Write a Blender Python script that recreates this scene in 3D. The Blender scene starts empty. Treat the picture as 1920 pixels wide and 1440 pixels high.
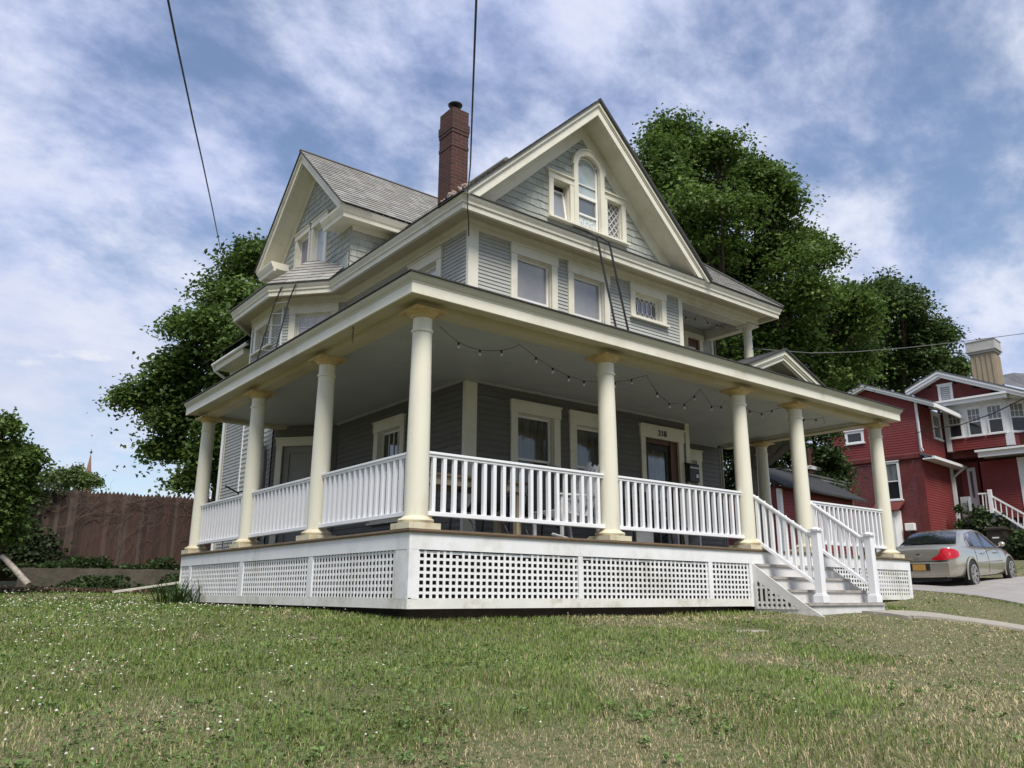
import bpy, bmesh, math, random
import numpy as np
from mathutils import Vector, Matrix
random.seed(7); rs = np.random.RandomState(11)
R = math.radians
S = bpy.context.scene
COL = S.collection

# ------------------------------------------------------------------ camera
CAM = np.array([-4.3826, -7.2336, -0.6385]); YAW, PITCH, ROLL, FPX = R(52.0565), R(14.6922), R(0.288), 1502.18
_f = np.array([math.cos(YAW)*math.cos(PITCH), math.sin(YAW)*math.cos(PITCH), math.sin(PITCH)])
_r0 = np.array([math.sin(YAW), -math.cos(YAW), 0.0]); _u0 = np.cross(_r0, _f)
_r = math.cos(ROLL)*_r0 + math.sin(ROLL)*_u0; _u = -math.sin(ROLL)*_r0 + math.cos(ROLL)*_u0
def _ray(px, py): return _f + _r*(px-960)/FPX - _u*(py-720)/FPX
def at(px, py, D):                       # measured photo point -> place in the world at depth D
    return CAM + _ray(px, py)*D
def on(px, py, P0, N):                   # ... on a known plane
    d = _ray(px, py); N = np.array(N, float); P0 = np.array(P0, float)
    return CAM + d*(((P0-CAM)@N)/(d@N))
cd = bpy.data.cameras.new('camera'); cam = bpy.data.objects.new('camera', cd); COL.objects.link(cam)
cd.sensor_width = 36; cd.lens = FPX/1920*36; cd.clip_start = 0.05; cd.clip_end = 2000
M = Matrix(((_r[0], _u[0], -_f[0], CAM[0]), (_r[1], _u[1], -_f[1], CAM[1]), (_r[2], _u[2], -_f[2], CAM[2]), (0, 0, 0, 1)))
cam.matrix_world = M; S.camera = cam

# ------------------------------------------------------------------ materials
def _nodes(name):
    m = bpy.data.materials.new(name); m.use_nodes = True
    nt = m.node_tree; b = nt.nodes['Principled BSDF']
    return m, nt, b
def pm(name, c1, c2=None, scale=6.0, rough=0.6, bump=0.0, bscale=40.0, metal=0.0, spec=0.4, stretch=(1, 1, 1), lo=0.35, hi=0.7, c3=None, s3=0.8, dirt=None):
    m, nt, b = _nodes(name)
    N, L = nt.nodes.new, nt.links.new
    b.inputs['Roughness'].default_value = rough; b.inputs['Metallic'].default_value = metal
    b.inputs['Specular IOR Level'].default_value = spec
    tc = N('ShaderNodeTexCoord'); mp = N('ShaderNodeMapping'); mp.inputs['Scale'].default_value = stretch
    L(tc.outputs['Object'], mp.inputs['Vector'])
    out = None
    if c2 is None: c2 = tuple(x*0.88 for x in c1)
    n = N('ShaderNodeTexNoise'); n.inputs['Scale'].default_value = scale; n.inputs['Detail'].default_value = 6; n.inputs['Roughness'].default_value = 0.62
    L(mp.outputs['Vector'], n.inputs['Vector'])
    rp = N('ShaderNodeMapRange'); rp.inputs['From Min'].default_value = lo; rp.inputs['From Max'].default_value = hi
    L(n.outputs['Fac'], rp.inputs['Value'])
    mx = N('ShaderNodeMix'); mx.data_type = 'RGBA'
    mx.inputs['A'].default_value = (*c1, 1); mx.inputs['B'].default_value = (*c2, 1)
    L(rp.outputs['Result'], mx.inputs['Factor']); out = mx.outputs['Result']
    if c3 is not None:
        n2 = N('ShaderNodeTexNoise'); n2.inputs['Scale'].default_value = s3; n2.inputs['Detail'].default_value = 5; n2.inputs['Roughness'].default_value = 0.7
        L(mp.outputs['Vector'], n2.inputs['Vector'])
        r2 = N('ShaderNodeMapRange'); r2.inputs['From Min'].default_value = 0.52; r2.inputs['From Max'].default_value = 0.72
        L(n2.outputs['Fac'], r2.inputs['Value'])
        m2 = N('ShaderNodeMix'); m2.data_type = 'RGBA'; m2.inputs['B'].default_value = (*c3, 1)
        L(r2.outputs['Result'], m2.inputs['Factor']); L(out, m2.inputs['A']); out = m2.outputs['Result']
    L(out, b.inputs['Base Color'])
    if bump:
        nb = N('ShaderNodeTexNoise'); nb.inputs['Scale'].default_value = bscale; nb.inputs['Detail'].default_value = 5
        L(mp.outputs['Vector'], nb.inputs['Vector'])
        bp = N('ShaderNodeBump'); bp.inputs['Strength'].default_value = bump; bp.inputs['Distance'].default_value = 0.02
        L(nb.outputs['Fac'], bp.inputs['Height']); L(bp.outputs['Normal'], b.inputs['Normal'])
    return m
def attr_mat(name, rough=0.6, trans=0.0, spec=0.3, gain=1.0):   # own colour of every blade / leaf from a colour attribute
    m, nt, b = _nodes(name); N, L = nt.nodes.new, nt.links.new
    a = N('ShaderNodeAttribute'); a.attribute_name = 'tint'
    L(a.outputs['Color'], b.inputs['Base Color']); b.inputs['Roughness'].default_value = rough; b.inputs['Specular IOR Level'].default_value = spec
    if trans:
        t = N('ShaderNodeBsdfTranslucent'); L(a.outputs['Color'], t.inputs['Color'])
        mx = N('ShaderNodeMixShader'); mx.inputs['Fac'].default_value = trans
        L(b.outputs['BSDF'], mx.inputs[1]); L(t.outputs['BSDF'], mx.inputs[2])
        L(mx.outputs['Shader'], nt.nodes['Material Output'].inputs['Surface'])
    return m
def brick_mat(name, c1, c2, mortar, scale, bw=0.5, rh=0.25, msize=0.02, bump=0.4):
    m, nt, b = _nodes(name); N, L = nt.nodes.new, nt.links.new
    tc = N('ShaderNodeTexCoord'); sp = N('ShaderNodeSeparateXYZ'); cb = N('ShaderNodeCombineXYZ'); ad = N('ShaderNodeMath')
    L(tc.outputs['Object'], sp.inputs[0]); L(sp.outputs['X'], ad.inputs[0]); L(sp.outputs['Y'], ad.inputs[1])
    L(ad.outputs[0], cb.inputs['X']); L(sp.outputs['Z'], cb.inputs['Y'])
    br = N('ShaderNodeTexBrick'); br.inputs['Scale'].default_value = scale; br.inputs['Brick Width'].default_value = bw; br.inputs['Row Height'].default_value = rh
    br.inputs['Mortar Size'].default_value = msize; br.inputs['Color1'].default_value = (*c1, 1); br.inputs['Color2'].default_value = (*c2, 1); br.inputs['Mortar'].default_value = (*mortar, 1)
    br.inputs['Bias'].default_value = -0.1
    L(cb.outputs[0], br.inputs['Vector'])
    n = N('ShaderNodeTexNoise'); n.inputs['Scale'].default_value = 3.0; n.inputs['Detail'].default_value = 6; L(tc.outputs['Object'], n.inputs['Vector'])
    mr = N('ShaderNodeMapRange'); mr.inputs['To Min'].default_value = 0.6; mr.inputs['To Max'].default_value = 1.25; L(n.outputs['Fac'], mr.inputs['Value'])
    mm = N('ShaderNodeMix'); mm.data_type = 'RGBA'; mm.blend_type = 'MULTIPLY'; mm.inputs['Factor'].default_value = 1.0
    L(br.outputs['Color'], mm.inputs['A']); L(mr.outputs['Result'], mm.inputs['B'])
    L(mm.outputs['Result'], b.inputs['Base Color']); b.inputs['Roughness'].default_value = 0.85
    bp = N('ShaderNodeBump'); bp.inputs['Strength'].default_value = bump; bp.inputs['Distance'].default_value = 0.02
    inv = N('ShaderNodeMath'); inv.operation = 'SUBTRACT'; inv.inputs[0].default_value = 1.0; L(br.outputs['Fac'], inv.inputs[1])
    L(inv.outputs[0], bp.inputs['Height']); L(bp.outputs['Normal'], b.inputs['Normal'])
    return m
def glass_mat(name, base, rough=0.05, curtain=None, cs=9.0, spec=0.6, lo=.35, hi=.65, stretch=(1, 1, .12)):
    """a window pane; what hangs behind it (blind, net curtain) shows as soft vertical folds"""
    m, nt, b = _nodes(name); N, L = nt.nodes.new, nt.links.new
    b.inputs['Roughness'].default_value = rough; b.inputs['Specular IOR Level'].default_value = spec; b.inputs['IOR'].default_value = 1.52
    b.inputs['Coat Weight'].default_value = 1.0; b.inputs['Coat Roughness'].default_value = 0.015
    if curtain is None: b.inputs['Base Color'].default_value = (*base, 1)
    else:
        tc = N('ShaderNodeTexCoord'); mp = N('ShaderNodeMapping'); mp.inputs['Scale'].default_value = stretch
        L(tc.outputs['Object'], mp.inputs['Vector'])
        n = N('ShaderNodeTexNoise'); n.inputs['Scale'].default_value = cs; n.inputs['Detail'].default_value = 4; L(mp.outputs['Vector'], n.inputs['Vector'])
        r = N('ShaderNodeMapRange'); r.inputs['From Min'].default_value = lo; r.inputs['From Max'].default_value = hi; L(n.outputs['Fac'], r.inputs['Value'])
        mx = N('ShaderNodeMix'); mx.data_type = 'RGBA'; mx.inputs['A'].default_value = (*base, 1); mx.inputs['B'].default_value = (*curtain, 1)
        L(r.outputs['Result'], mx.inputs['Factor']); L(mx.outputs['Result'], b.inputs['Base Color'])
    # old panes are never flat: the reflection wavers
    tc2 = N('ShaderNodeTexCoord'); n2 = N('ShaderNodeTexNoise'); n2.inputs['Scale'].default_value = 1.6; L(tc2.outputs['Object'], n2.inputs['Vector'])
    bp = N('ShaderNodeBump'); bp.inputs['Strength'].default_value = 0.12; bp.inputs['Distance'].default_value = 0.05
    L(n2.outputs['Fac'], bp.inputs['Height']); L(bp.outputs['Normal'], b.inputs['Coat Normal'])
    return m

# ------------------------------------------------------------------ mesh collector
class MB:
    def __init__(s): s.v = []; s.f = []; s.mi = []; s.m = 0
    def add(s, vs, fs, m=None):
        o = len(s.v); s.v.extend([tuple(map(float, p)) for p in vs])
        for f in fs: s.f.append(tuple(i+o for i in f)); s.mi.append(s.m if m is None else m)
    def quad(s, a, b, c, d, m=None): s.add([a, b, c, d], [(0, 1, 2, 3)], m)
    def tri(s, a, b, c, m=None): s.add([a, b, c], [(0, 1, 2)], m)
    def poly(s, ps, m=None): s.add(ps, [tuple(range(len(ps)))], m)
    def box(s, x0, x1, y0, y1, z0, z1, m=None):
        s.add([(x0, y0, z0), (x1, y0, z0), (x1, y1, z0), (x0, y1, z0), (x0, y0, z1), (x1, y0, z1), (x1, y1, z1), (x0, y1, z1)],
              [(0, 3, 2, 1), (4, 5, 6, 7), (0, 1, 5, 4), (1, 2, 6, 5), (2, 3, 7, 6), (3, 0, 4, 7)], m)
    def lbox(s, F, u0, u1, z0, z1, n0, n1, m=None):          # box in a wall frame
        s.add([F(u, z, n) for n in (n0, n1) for z in (z0, z1) for u in (u0, u1)],
              [(0, 1, 3, 2), (4, 6, 7, 5), (0, 4, 5, 1), (2, 3, 7, 6), (0, 2, 6, 4), (1, 5, 7, 3)], m)
    def beam(s, a, b, w, h, up=(0, 0, 1), m=None):           # square bar between two points
        a = Vector(a); b = Vector(b); d = (b-a).normalized(); up = Vector(up)
        x = d.cross(up)
        if x.length < 1e-4: x = d.cross(Vector((0, 1, 0)))
        x.normalize(); y = x.cross(d)
        x *= w/2; y *= h/2
        vs = [p+sx*x+sy*y for p in (a, b) for sx, sy in ((-1, -1), (1, -1), (1, 1), (-1, 1))]
        s.add(vs, [(3, 2, 1, 0), (4, 5, 6, 7), (0, 1, 5, 4), (1, 2, 6, 5), (2, 3, 7, 6), (3, 0, 4, 7)], m)
    def tube(s, pts, r, n=8, m=None, cap=True):
        pts = [Vector(p) for p in pts]; k = len(pts)
        rr = r if isinstance(r, (list, tuple)) else [r]*k
        ref = None; vs = []
        for i, p in enumerate(pts):
            t = (pts[min(i+1, k-1)]-pts[max(i-1, 0)]).normalized()
            if ref is None:
                ref = t.cross(Vector((0, 0, 1)))
                if ref.length < 1e-3: ref = t.cross(Vector((1, 0, 0)))
            x = (ref - t*ref.dot(t)).normalized(); ref = x; y = t.cross(x)
            for j in range(n):
                a = 2*math.pi*j/n; vs.append(p+(x*math.cos(a)+y*math.sin(a))*rr[i])
        fs = [(i*n+j, i*n+(j+1) % n, (i+1)*n+(j+1) % n, (i+1)*n+j) for i in range(k-1) for j in range(n)]
        if cap: fs += [tuple(range(n))[::-1], tuple((k-1)*n+j for j in range(n))]
        s.add(vs, fs, m)
    def lathe(s, prof, n=24, c=(0, 0, 0), m=None):           # (radius, z) profile round the z axis
        vs = []; k = len(prof)
        for r, z in prof:
            for j in range(n):
                a = 2*math.pi*j/n; vs.append((c[0]+r*math.cos(a), c[1]+r*math.sin(a), c[2]+z))
        fs = [(i*n+j, i*n+(j+1) % n, (i+1)*n+(j+1) % n, (i+1)*n+j) for i in range(k-1) for j in range(n)]
        fs += [tuple(range(n))[::-1], tuple((k-1)*n+j for j in range(n))]
        s.add(vs, fs, m)
    def prism(s, poly, off, m=None):                         # polygon extruded by a vector
        n = len(poly); off = Vector(off); P = [Vector(p) for p in poly]
        s.add(P+[p+off for p in P], [tuple(range(n))[::-1], tuple(range(n, 2*n))]+[(i, (i+1) % n, n+(i+1) % n, n+i) for i in range(n)], m)
    def sphere(s, c, r, n=8, k=5, sz=1.0, m=None):
        s.lathe([(max(1e-4, r*math.sin(math.pi*i/k)), -r*sz*math.cos(math.pi*i/k)) for i in range(k+1)], n, c, m)
    def sweep(s, path, prof, closed=False, m=None):          # plan path, profile (out, z); out is to the right of travel
        P = [np.array(p[:2], float) for p in path]; k = len(P); rings = []
        for i in range(k):
            ns = []
            for a, b in ((i-1, i), (i, i+1)):
                if 0 <= a and b < k:
                    d = P[b]-P[a]; d /= np.linalg.norm(d); ns.append(np.array([d[1], -d[0]]))
            mm = ns[0] if len(ns) == 1 else (ns[0]+ns[1])/(1+ns[0]@ns[1])
            rings.append([(P[i][0]+mm[0]*o, P[i][1]+mm[1]*o, z) for o, z in prof])
        q = len(prof); vs = [p for r_ in rings for p in r_]
        fs = [(i*q+j, i*q+(j+1) % q, (i+1)*q+(j+1) % q, (i+1)*q+j) for i in range(k-1) for j in range(q)]
        fs += [tuple(range(q))[::-1], tuple((k-1)*q+j for j in range(q))]
        s.add(vs, fs, m)
    def build(s, name, mat, parent=None, local=False, smooth=False, bevel=0.0):
        me = bpy.data.meshes.new(name); me.from_pydata(s.v, [], s.f)
        mats = mat if isinstance(mat, (list, tuple)) else [mat]
        for mm in mats: me.materials.append(mm)
        if len(mats) > 1: me.polygons.foreach_set('material_index', s.mi)
        bm = bmesh.new(); bm.from_mesh(me)
        bmesh.ops.recalc_face_normals(bm, faces=bm.faces); bm.to_mesh(me); bm.free()
        if smooth:
            me.polygons.foreach_set('use_smooth', [True]*len(me.polygons))
            if smooth is not True: me.set_sharp_from_angle(angle=R(smooth))
        me.update()
        o = bpy.data.objects.new(name, me); COL.objects.link(o)
        if bevel:
            b = o.modifiers.new('bevel', 'BEVEL'); b.width = bevel; b.segments = 2; b.limit_method = 'ANGLE'; b.angle_limit = R(50)
        if parent is not None: put(o, parent, local)
        return o
def put(o, parent, local=False):
    o.parent = parent
    if not local: o.matrix_parent_inverse = world_of(parent).inverted()
    return o
def world_of(o):
    m = Matrix.LocRotScale(o.location, o.rotation_euler, o.scale)
    return (world_of(o.parent) @ o.matrix_parent_inverse @ m) if o.parent else m
def empty(name, loc, rz=0.0):
    o = bpy.data.objects.new(name, None); COL.objects.link(o); o.location = tuple(map(float, loc)); o.rotation_euler = (0, 0, rz); o.empty_display_size = 0.3
    return o
def tag(o, label, cat, group=None, kind=None):
    if label: o['label'] = label
    if cat: o['category'] = cat
    if group: o['group'] = group
    if kind: o['kind'] = kind
    return o
def frame(O, U, N):                       # wall frame: F(u, z, n) -> point
    O = np.array(O, float); U = np.array(U, float); N = np.array(N, float)
    U = U/np.linalg.norm(U); N = N/np.linalg.norm(N)
    return lambda u, z, n=0.0: (O[0]+U[0]*u+N[0]*n, O[1]+U[1]*u+N[1]*n, O[2]+z)
def wallframe(a, b):                      # from plan point a to b, outward to the right of travel
    d = np.array([b[0]-a[0], b[1]-a[1], 0.0]); L = np.linalg.norm(d); d /= L
    return frame((a[0], a[1], 0), d, (d[1], -d[0], 0)), L
def np_mesh(name, verts, faces_flat, nper, mat, tint=None, parent=None, smooth=False):
    me = bpy.data.meshes.new(name); nv = len(verts); nf = len(nper)
    me.vertices.add(nv); me.vertices.foreach_set('co', np.ascontiguousarray(verts, dtype=np.float32).ravel())
    me.loops.add(len(faces_flat)); me.loops.foreach_set('vertex_index', np.ascontiguousarray(faces_flat, dtype=np.int32))
    me.polygons.add(nf); st = np.concatenate([[0], np.cumsum(nper)[:-1]]).astype(np.int32)
    me.polygons.foreach_set('loop_start', st)
    me.update(calc_edges=True)
    if tint is not None:
        ca = me.color_attributes.new('tint', 'FLOAT_COLOR', 'POINT')
        t4 = np.ones((nv, 4), np.float32); t4[:, :3] = tint; ca.data.foreach_set('color', t4.ravel())
    me.materials.append(mat)
    if smooth: me.polygons.foreach_set('use_smooth', np.ones(nf, bool))
    me.validate()
    o = bpy.data.objects.new(name, me); COL.objects.link(o)
    if parent is not None: put(o, parent)
    return o

# wall claddings -----------------------------------------------------------
def cuts(iv, holes, za, zb):
    out = [iv]
    for (h0, h1, hz0, hz1) in holes:
        if hz0 < zb-1e-5 and hz1 > za+1e-5:
            nx = []
            for a, b in out:
                if h1 <= a or h0 >= b: nx.append((a, b)); continue
                if h0 > a: nx.append((a, h0))
                if h1 < b: nx.append((h1, b))
            out = nx
    return [(a, b) for a, b in out if b-a > 1e-4]
def siding(mb, F, w, z0, z1, holes=(), ex=0.062, out=0.015, u0=0.0):
    n = max(1, round((z1-z0)/ex)); ex = (z1-z0)/n
    for i in range(n):
        a, b = z0+i*ex, z0+(i+1)*ex
        zs = sorted({a, b, *[h for q in holes for h in q[2:] if a+1e-4 < h < b-1e-4]})
        for za, zb in zip(zs[:-1], zs[1:]):
            na = out-(out-.002)*(za-a)/ex; nb = out-(out-.002)*(zb-a)/ex
            for p, q in cuts((u0, w), holes, za, zb):
                # boards come in lengths: a hairline butt joint with a hair of difference in seat
                x = p; 
                while x < q-1e-4:
                    y = min(q, x+random.uniform(1.2, 3.6)); y = q if q-y < .4 else y
                    j = random.uniform(-.0012, .0012)
                    mb.quad(F(x, za, na+j), F(y, za, na+j), F(y, zb, nb), F(x, zb, nb))
                    if za == a: mb.quad(F(x, za, 0), F(y, za, 0), F(y, za, na+j), F(x, za, na+j))
                    x = y
def poly_iv(poly, v):
    xs = []
    k = len(poly)
    for i in range(k):
        (a, va), (b, vb) = poly[i], poly[(i+1) % k]
        if abs(va-vb) < 1e-9: continue
        if min(va, vb)-1e-6 <= v <= max(va, vb)+1e-6: xs.append(a+(b-a)*(v-va)/(vb-va))
    return (min(xs), max(xs)) if len(xs) > 1 else None
def tiles(mb, G, poly, ex, wmin, wmax, th=0.012, holes=(), nm=3, wob=0.004, gap=0.003):
    """shingles / slates: G(u, v, n) -> point, poly convex in (u, v)"""
    v0 = min(p[1] for p in poly); v1 = max(p[1] for p in poly)
    n = max(1, round((v1-v0)/ex)); ex = (v1-v0)/n
    for i in range(n):
        a, b = v0+i*ex, v0+(i+1)*ex
        A = poly_iv(poly, a+1e-4); B = poly_iv(poly, b-1e-4)
        if A is None or B is None: continue
        lo, hi = min(A[0], B[0]), max(A[1], B[1])
        for p, q in cuts((lo, hi), holes, a+ex*.3, b-ex*.3):
            x = p-random.random()*wmin
            while x < q:
                y = x+random.uniform(wmin, wmax)
                xa, ya = max(x, p), min(y-gap, q)
                if ya-xa > .004:
                    c = lambda t, I: min(max(t, I[0]), I[1])
                    j = random.uniform(0, wob); d = random.uniform(-.012, .006)*(ex/.13)
                    bl, br, tl, tr = c(xa, A), c(ya, A), c(xa, B), c(ya, B)
                    m = random.choices(range(nm), [5, 3, 2][:nm])[0]
                    dz = d if i > 0 else 0
                    mb.quad(G(bl, a+dz, th+j), G(br, a+dz, th+j), G(tr, b, .002), G(tl, b, .002), m)
                    mb.quad(G(bl, a+dz, 0), G(br, a+dz, 0), G(br, a+dz, th+j), G(bl, a+dz, th+j), m)
                x = y
def slope(P0, P1, P2):                    # frame on a roof plane: u along P0->P1, v up towards P2
    P0, P1, P2 = (np.array(p, float) for p in (P0, P1, P2))
    U = P1-P0; U /= np.linalg.norm(U); V = P2-P0; V -= U*(V@U); V /= np.linalg.norm(V); N = np.cross(U, V)
    if N[2] < 0: N = -N
    G = lambda u, v, n=0.0: tuple(P0+U*u+V*v+N*n)
    inv = lambda p: ((np.array(p)-P0)@U, (np.array(p)-P0)@V)
    return G, inv
def roof(mb, pts, ex=0.15, w=(.16, .28), th=0.014, nm=3, base=None):  # pts: eave first edge P0->P1, then the rest
    G, inv = slope(*(base or pts[:3]))
    tiles(mb, G, [inv(p) for p in pts], ex, w[0], w[1], th, nm=nm)
# ------------------------------------------------------------------ materials of the place
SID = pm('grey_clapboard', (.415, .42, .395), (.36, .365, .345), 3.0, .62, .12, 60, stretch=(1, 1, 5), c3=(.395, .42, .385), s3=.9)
SID_SHADE = pm('shade_darkened_clapboard', (.145, .142, .132), (.12, .118, .11), 3.0, .62, .12, 60, stretch=(1, 1, 5))  # same siding paint, albedo lowered so the porch shade sits in the colour
SHG = [pm('grey_green_shingle', (.40, .425, .395), (.325, .345, .32), 9, .8, .3, 50, stretch=(4, 4, .5)),
       pm('weathered_shingle', (.39, .405, .36), (.31, .32, .28), 9, .8, .3, 50, stretch=(4, 4, .5)),
       pm('pale_shingle', (.44, .465, .43), (.365, .39, .355), 9, .8, .3, 50, stretch=(4, 4, .5))]
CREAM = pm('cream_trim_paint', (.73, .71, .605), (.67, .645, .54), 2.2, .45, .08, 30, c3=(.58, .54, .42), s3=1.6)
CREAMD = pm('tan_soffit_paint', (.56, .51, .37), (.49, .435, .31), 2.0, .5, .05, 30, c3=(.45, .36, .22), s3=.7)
COLM = pm('cream_column_paint', (.74, .72, .60), (.68, .66, .54), 1.8, .38, .06, 30, stretch=(1, 1, .35), c3=(.60, .53, .40), s3=2.2)
CAPM = pm('orange_weathered_capital', (.60, .45, .22), (.42, .27, .11), 9, .5, .25, 40, c3=(.66, .58, .38), s3=5)
BASM = pm('yellow_plinth_paint', (.66, .61, .46), (.58, .52, .37), 5, .5, .1, 40, c3=(.48, .37, .21), s3=4)
WHT = pm('white_porch_paint', (.80, .81, .82), (.73, .74, .75), 2.6, .45, .08, 40, c3=(.60, .59, .56), s3=1.7, stretch=(1, 1, .7))
WHT2 = pm('white_stair_paint', (.70, .70, .70), (.60, .59, .58), 2.5, .5, .08, 40, c3=(.52, .49, .45), s3=2.2)
VINYL = pm('white_vinyl_rail', (.80, .81, .84), (.77, .78, .81), 2, .3, 0)
WIN = pm('white_window_sash', (.80, .80, .79), (.74, .74, .72), 4, .4, 0)
BAND = pm('white_lower_board', (.76, .76, .73), (.64, .63, .57), 3.0, .5, .1, 40, c3=(.44, .41, .31), s3=2.2)
DECK = pm('brown_deck_board', (.155, .105, .062), (.10, .068, .042), 5, .6, .15, 30, stretch=(1, 1, 8))
DECKF = pm('grey_porch_floor', (.16, .145, .13), (.12, .11, .10), 5, .6, .1, 30)
CEIL = pm('grey_beadboard', (.50, .515, .515), (.46, .475, .475), 2, .5, 0)
SLATE = [pm('grey_roof_slate', (.27, .265, .25), (.20, .198, .19), 8, .7, .25, 50, c3=(.33, .29, .22), s3=1.6),
         pm('pale_roof_slate', (.33, .325, .305), (.26, .256, .245), 8, .7, .25, 50),
         pm('brown_roof_slate', (.25, .235, .21), (.20, .19, .172), 8, .7, .25, 50)]
ROLL = pm('dark_roll_roofing', (.055, .055, .055), (.035, .035, .035), 12, .85, .3, 80)
COPPER = pm('pale_green_metal_flashing', (.30, .36, .345), (.36, .345, .30), 3, .5, .1, 20, c3=(.36, .24, .14), s3=2.5)
REDTILE = pm('brown_ridge_tile', (.15, .14, .125), (.11, .10, .09), 3, .8, .2, 40)
BRICK = brick_mat('red_chimney_brick', (.078, .022, .016), (.044, .016, .012), (.085, .062, .052), 4.9, .98, .34, .035, .6)
MORT = pm('crumbling_mortar', (.36, .31, .285), (.24, .17, .15), 9, .9, .5, 30)
IRON = pm('black_iron', (.022, .022, .024), (.012, .012, .013), 20, .5, .1, 60)
GALV = pm('galvanised_rod', (.38, .39, .40), (.30, .31, .32), 10, .4, 0, metal=.6)
GL_SKY = glass_mat('upper_window_pane', (.20, .20, .205), .05, (.30, .295, .295), 1.6, lo=.3, hi=.7, stretch=(1, 1, 1))
GL_BAY = glass_mat('bay_pane_with_white_blind', (.50, .50, .535), .06, (.56, .55, .57), 2)
GL_DARK = glass_mat('dark_pane', (.018, .02, .022), .04)
GL_NET = glass_mat('porch_pane_with_net_curtain', (.10, .10, .095), .05, (.035, .037, .036), 16)
GL_DOOR = glass_mat('door_pane_with_fringe', (.03, .033, .035), .04, (.11, .115, .12), 30, lo=.5, hi=.62)
GL_LEAD = glass_mat('leaded_pane', (.10, .10, .105), .08, (.17, .17, .18), 5)
GL_BLUE = glass_mat('dormer_pane_with_blind', (.42, .47, .55), .06, (.37, .41, .50), 2)
SCREEN = pm('black_insect_screen', (.02, .021, .024), (.012, .012, .014), 30, .6)
PINKSH = pm('half_drawn_shade', (.30, .27, .285), (.24, .22, .23), 3, .6)
DOORB = pm('brown_varnished_wood', (.13, .058, .028), (.085, .038, .02), 5, .4, .1, 30, stretch=(6, 6, .6))
DOORG = pm('grey_panel_door', (.30, .30, .295), (.25, .25, .245), 3, .5)
STONE = pm('old_concrete', (.125, .108, .085), (.06, .053, .04), 2.5, .9, .6, 12, c3=(.05, .06, .034), s3=1.6)
WALKM = pm('walk_concrete', (.34, .32, .28), (.27, .25, .215), 5, .9, .3, 30, c3=(.25, .24, .17), s3=2.0)
DRIVE = pm('driveway_concrete', (.30, .285, .275), (.24, .23, .22), 2.5, .9, .3, 40, c3=(.235, .225, .21), s3=.6)
SOIL = pm('dark_soil', (.06, .048, .036), (.04, .032, .025), 6, .95, .6, 20)
BULB = pm('clear_bulb_glass', (.62, .63, .63), (.55, .56, .57), 5, .12, 0, spec=.7)
# ------------------------------------------------------------------ THE HOUSE
house = empty('house', (2.17, 2.28, -0.9))
tag(house, 'grey clapboard house with a cream columned wraparound porch and two gables', 'house')
HX, HY, XR = 2.17, 2.28, 9.62
BAY = [(2.17, 10.2), (1.32, 9.2), (1.32, 7.5), (2.17, 6.5)]
FF, _ = wallframe((0, HY), (1, HY))              # front wall: u = x
FL, _ = wallframe((HX, 0), (HX, -1))             # side wall: u = -y
FB1, LB1 = wallframe((1.32, 7.5), (2.17, 6.5))
FB2, LB2 = wallframe((1.32, 9.2), (1.32, 7.5))
FB3, LB3 = wallframe((2.17, 10.2), (1.32, 9.2))
FR, _ = wallframe((0, 3.5), (1, 3.5))            # recessed wall behind the entry and balcony
H_front, H_left, H_b1, H_b2, H_rec = [], [], [], [], []

def window(F, u0, u1, z0, z1, holes=None, ca=.115, hd=.13, sl=.05, rec=.09, trim=CREAM, sash=WIN, glass=GL_SKY, meet=None, lower=None, sw=.035, lead=None, kind='window', parent=None, proud=.035, bars=None):
    parent = parent or house
    if holes is not None: holes.append((u0+.02, u1-.02, z0+.01, z1-.02))
    a, b, c, d = u0+ca, u1-ca, z0+sl, z1-hd
    m = MB()
    m.lbox(F, u0, a, z0, d, -.01, proud); m.lbox(F, b, u1, z0, d, -.01, proud)
    m.lbox(F, u0-.012, u1+.012, d, z1, -.01, proud+.012)
    m.lbox(F, u0-.02, u1+.02, z1, z1+.025, -.01, proud+.035)
    m.lbox(F, u0-.03, u1+.03, z0-.035, z0, -.01, proud+.05)
    m.lbox(F, a, b, z0, c, -.02, proud-.01)
    t = .012
    m.lbox(F, a-.004, a+t, c, d, -rec-.03, -.0105); m.lbox(F, b-t, b+.004, c, d, -rec-.03, -.0105)
    m.lbox(F, a+t, b-t, d-t, d+.004, -rec-.03, -.0105); m.lbox(F, a+t, b-t, c-.004, c+t, -rec-.03, -.0105)
    o = m.build(kind, trim, parent)
    a, b, c, d = a+t, b-t, c+t, d-t
    s = MB(); n0, n1 = -rec, -rec+.03
    lo = meet if meet is not None else c
    s.lbox(F, a, a+sw, lo, d, n0, n1); s.lbox(F, b-sw, b, lo, d, n0, n1)
    s.lbox(F, a+sw, b-sw, d-sw, d, n0, n1); s.lbox(F, a+sw, b-sw, lo, lo+sw, n0, n1)
    if lower is not None and lower is not SCREEN:
        p0, p1 = n0-.02, n1-.02
        s.lbox(F, a, a+sw, c, lo, p0, p1); s.lbox(F, b-sw, b, c, lo, p0, p1); s.lbox(F, a+sw, b-sw, c, c+sw*1.4, p0, p1)
    if bars:
        for q in bars: s.lbox(F, *q, n0+.004, n1-.004)
    s.build('sash', sash, o)
    if lead: 
        L = MB(); lead(L, F, a+sw, b-sw, lo+sw, d-sw, -rec+.022); L.build('leading', WIN, o)
    p = MB(); p.quad(F(a, lo, -rec+.012), F(b, lo, -rec+.012), F(b, d, -rec+.012), F(a, d, -rec+.012)); p.build('pane', glass, o)
    if meet is not None:
        p = MB(); k = -rec-.008
        p.quad(F(a, c, k), F(b, c, k), F(b, lo, k), F(a, lo, k)); p.build('screen' if lower is SCREEN else 'pane', lower or glass, o)
    return o
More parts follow.
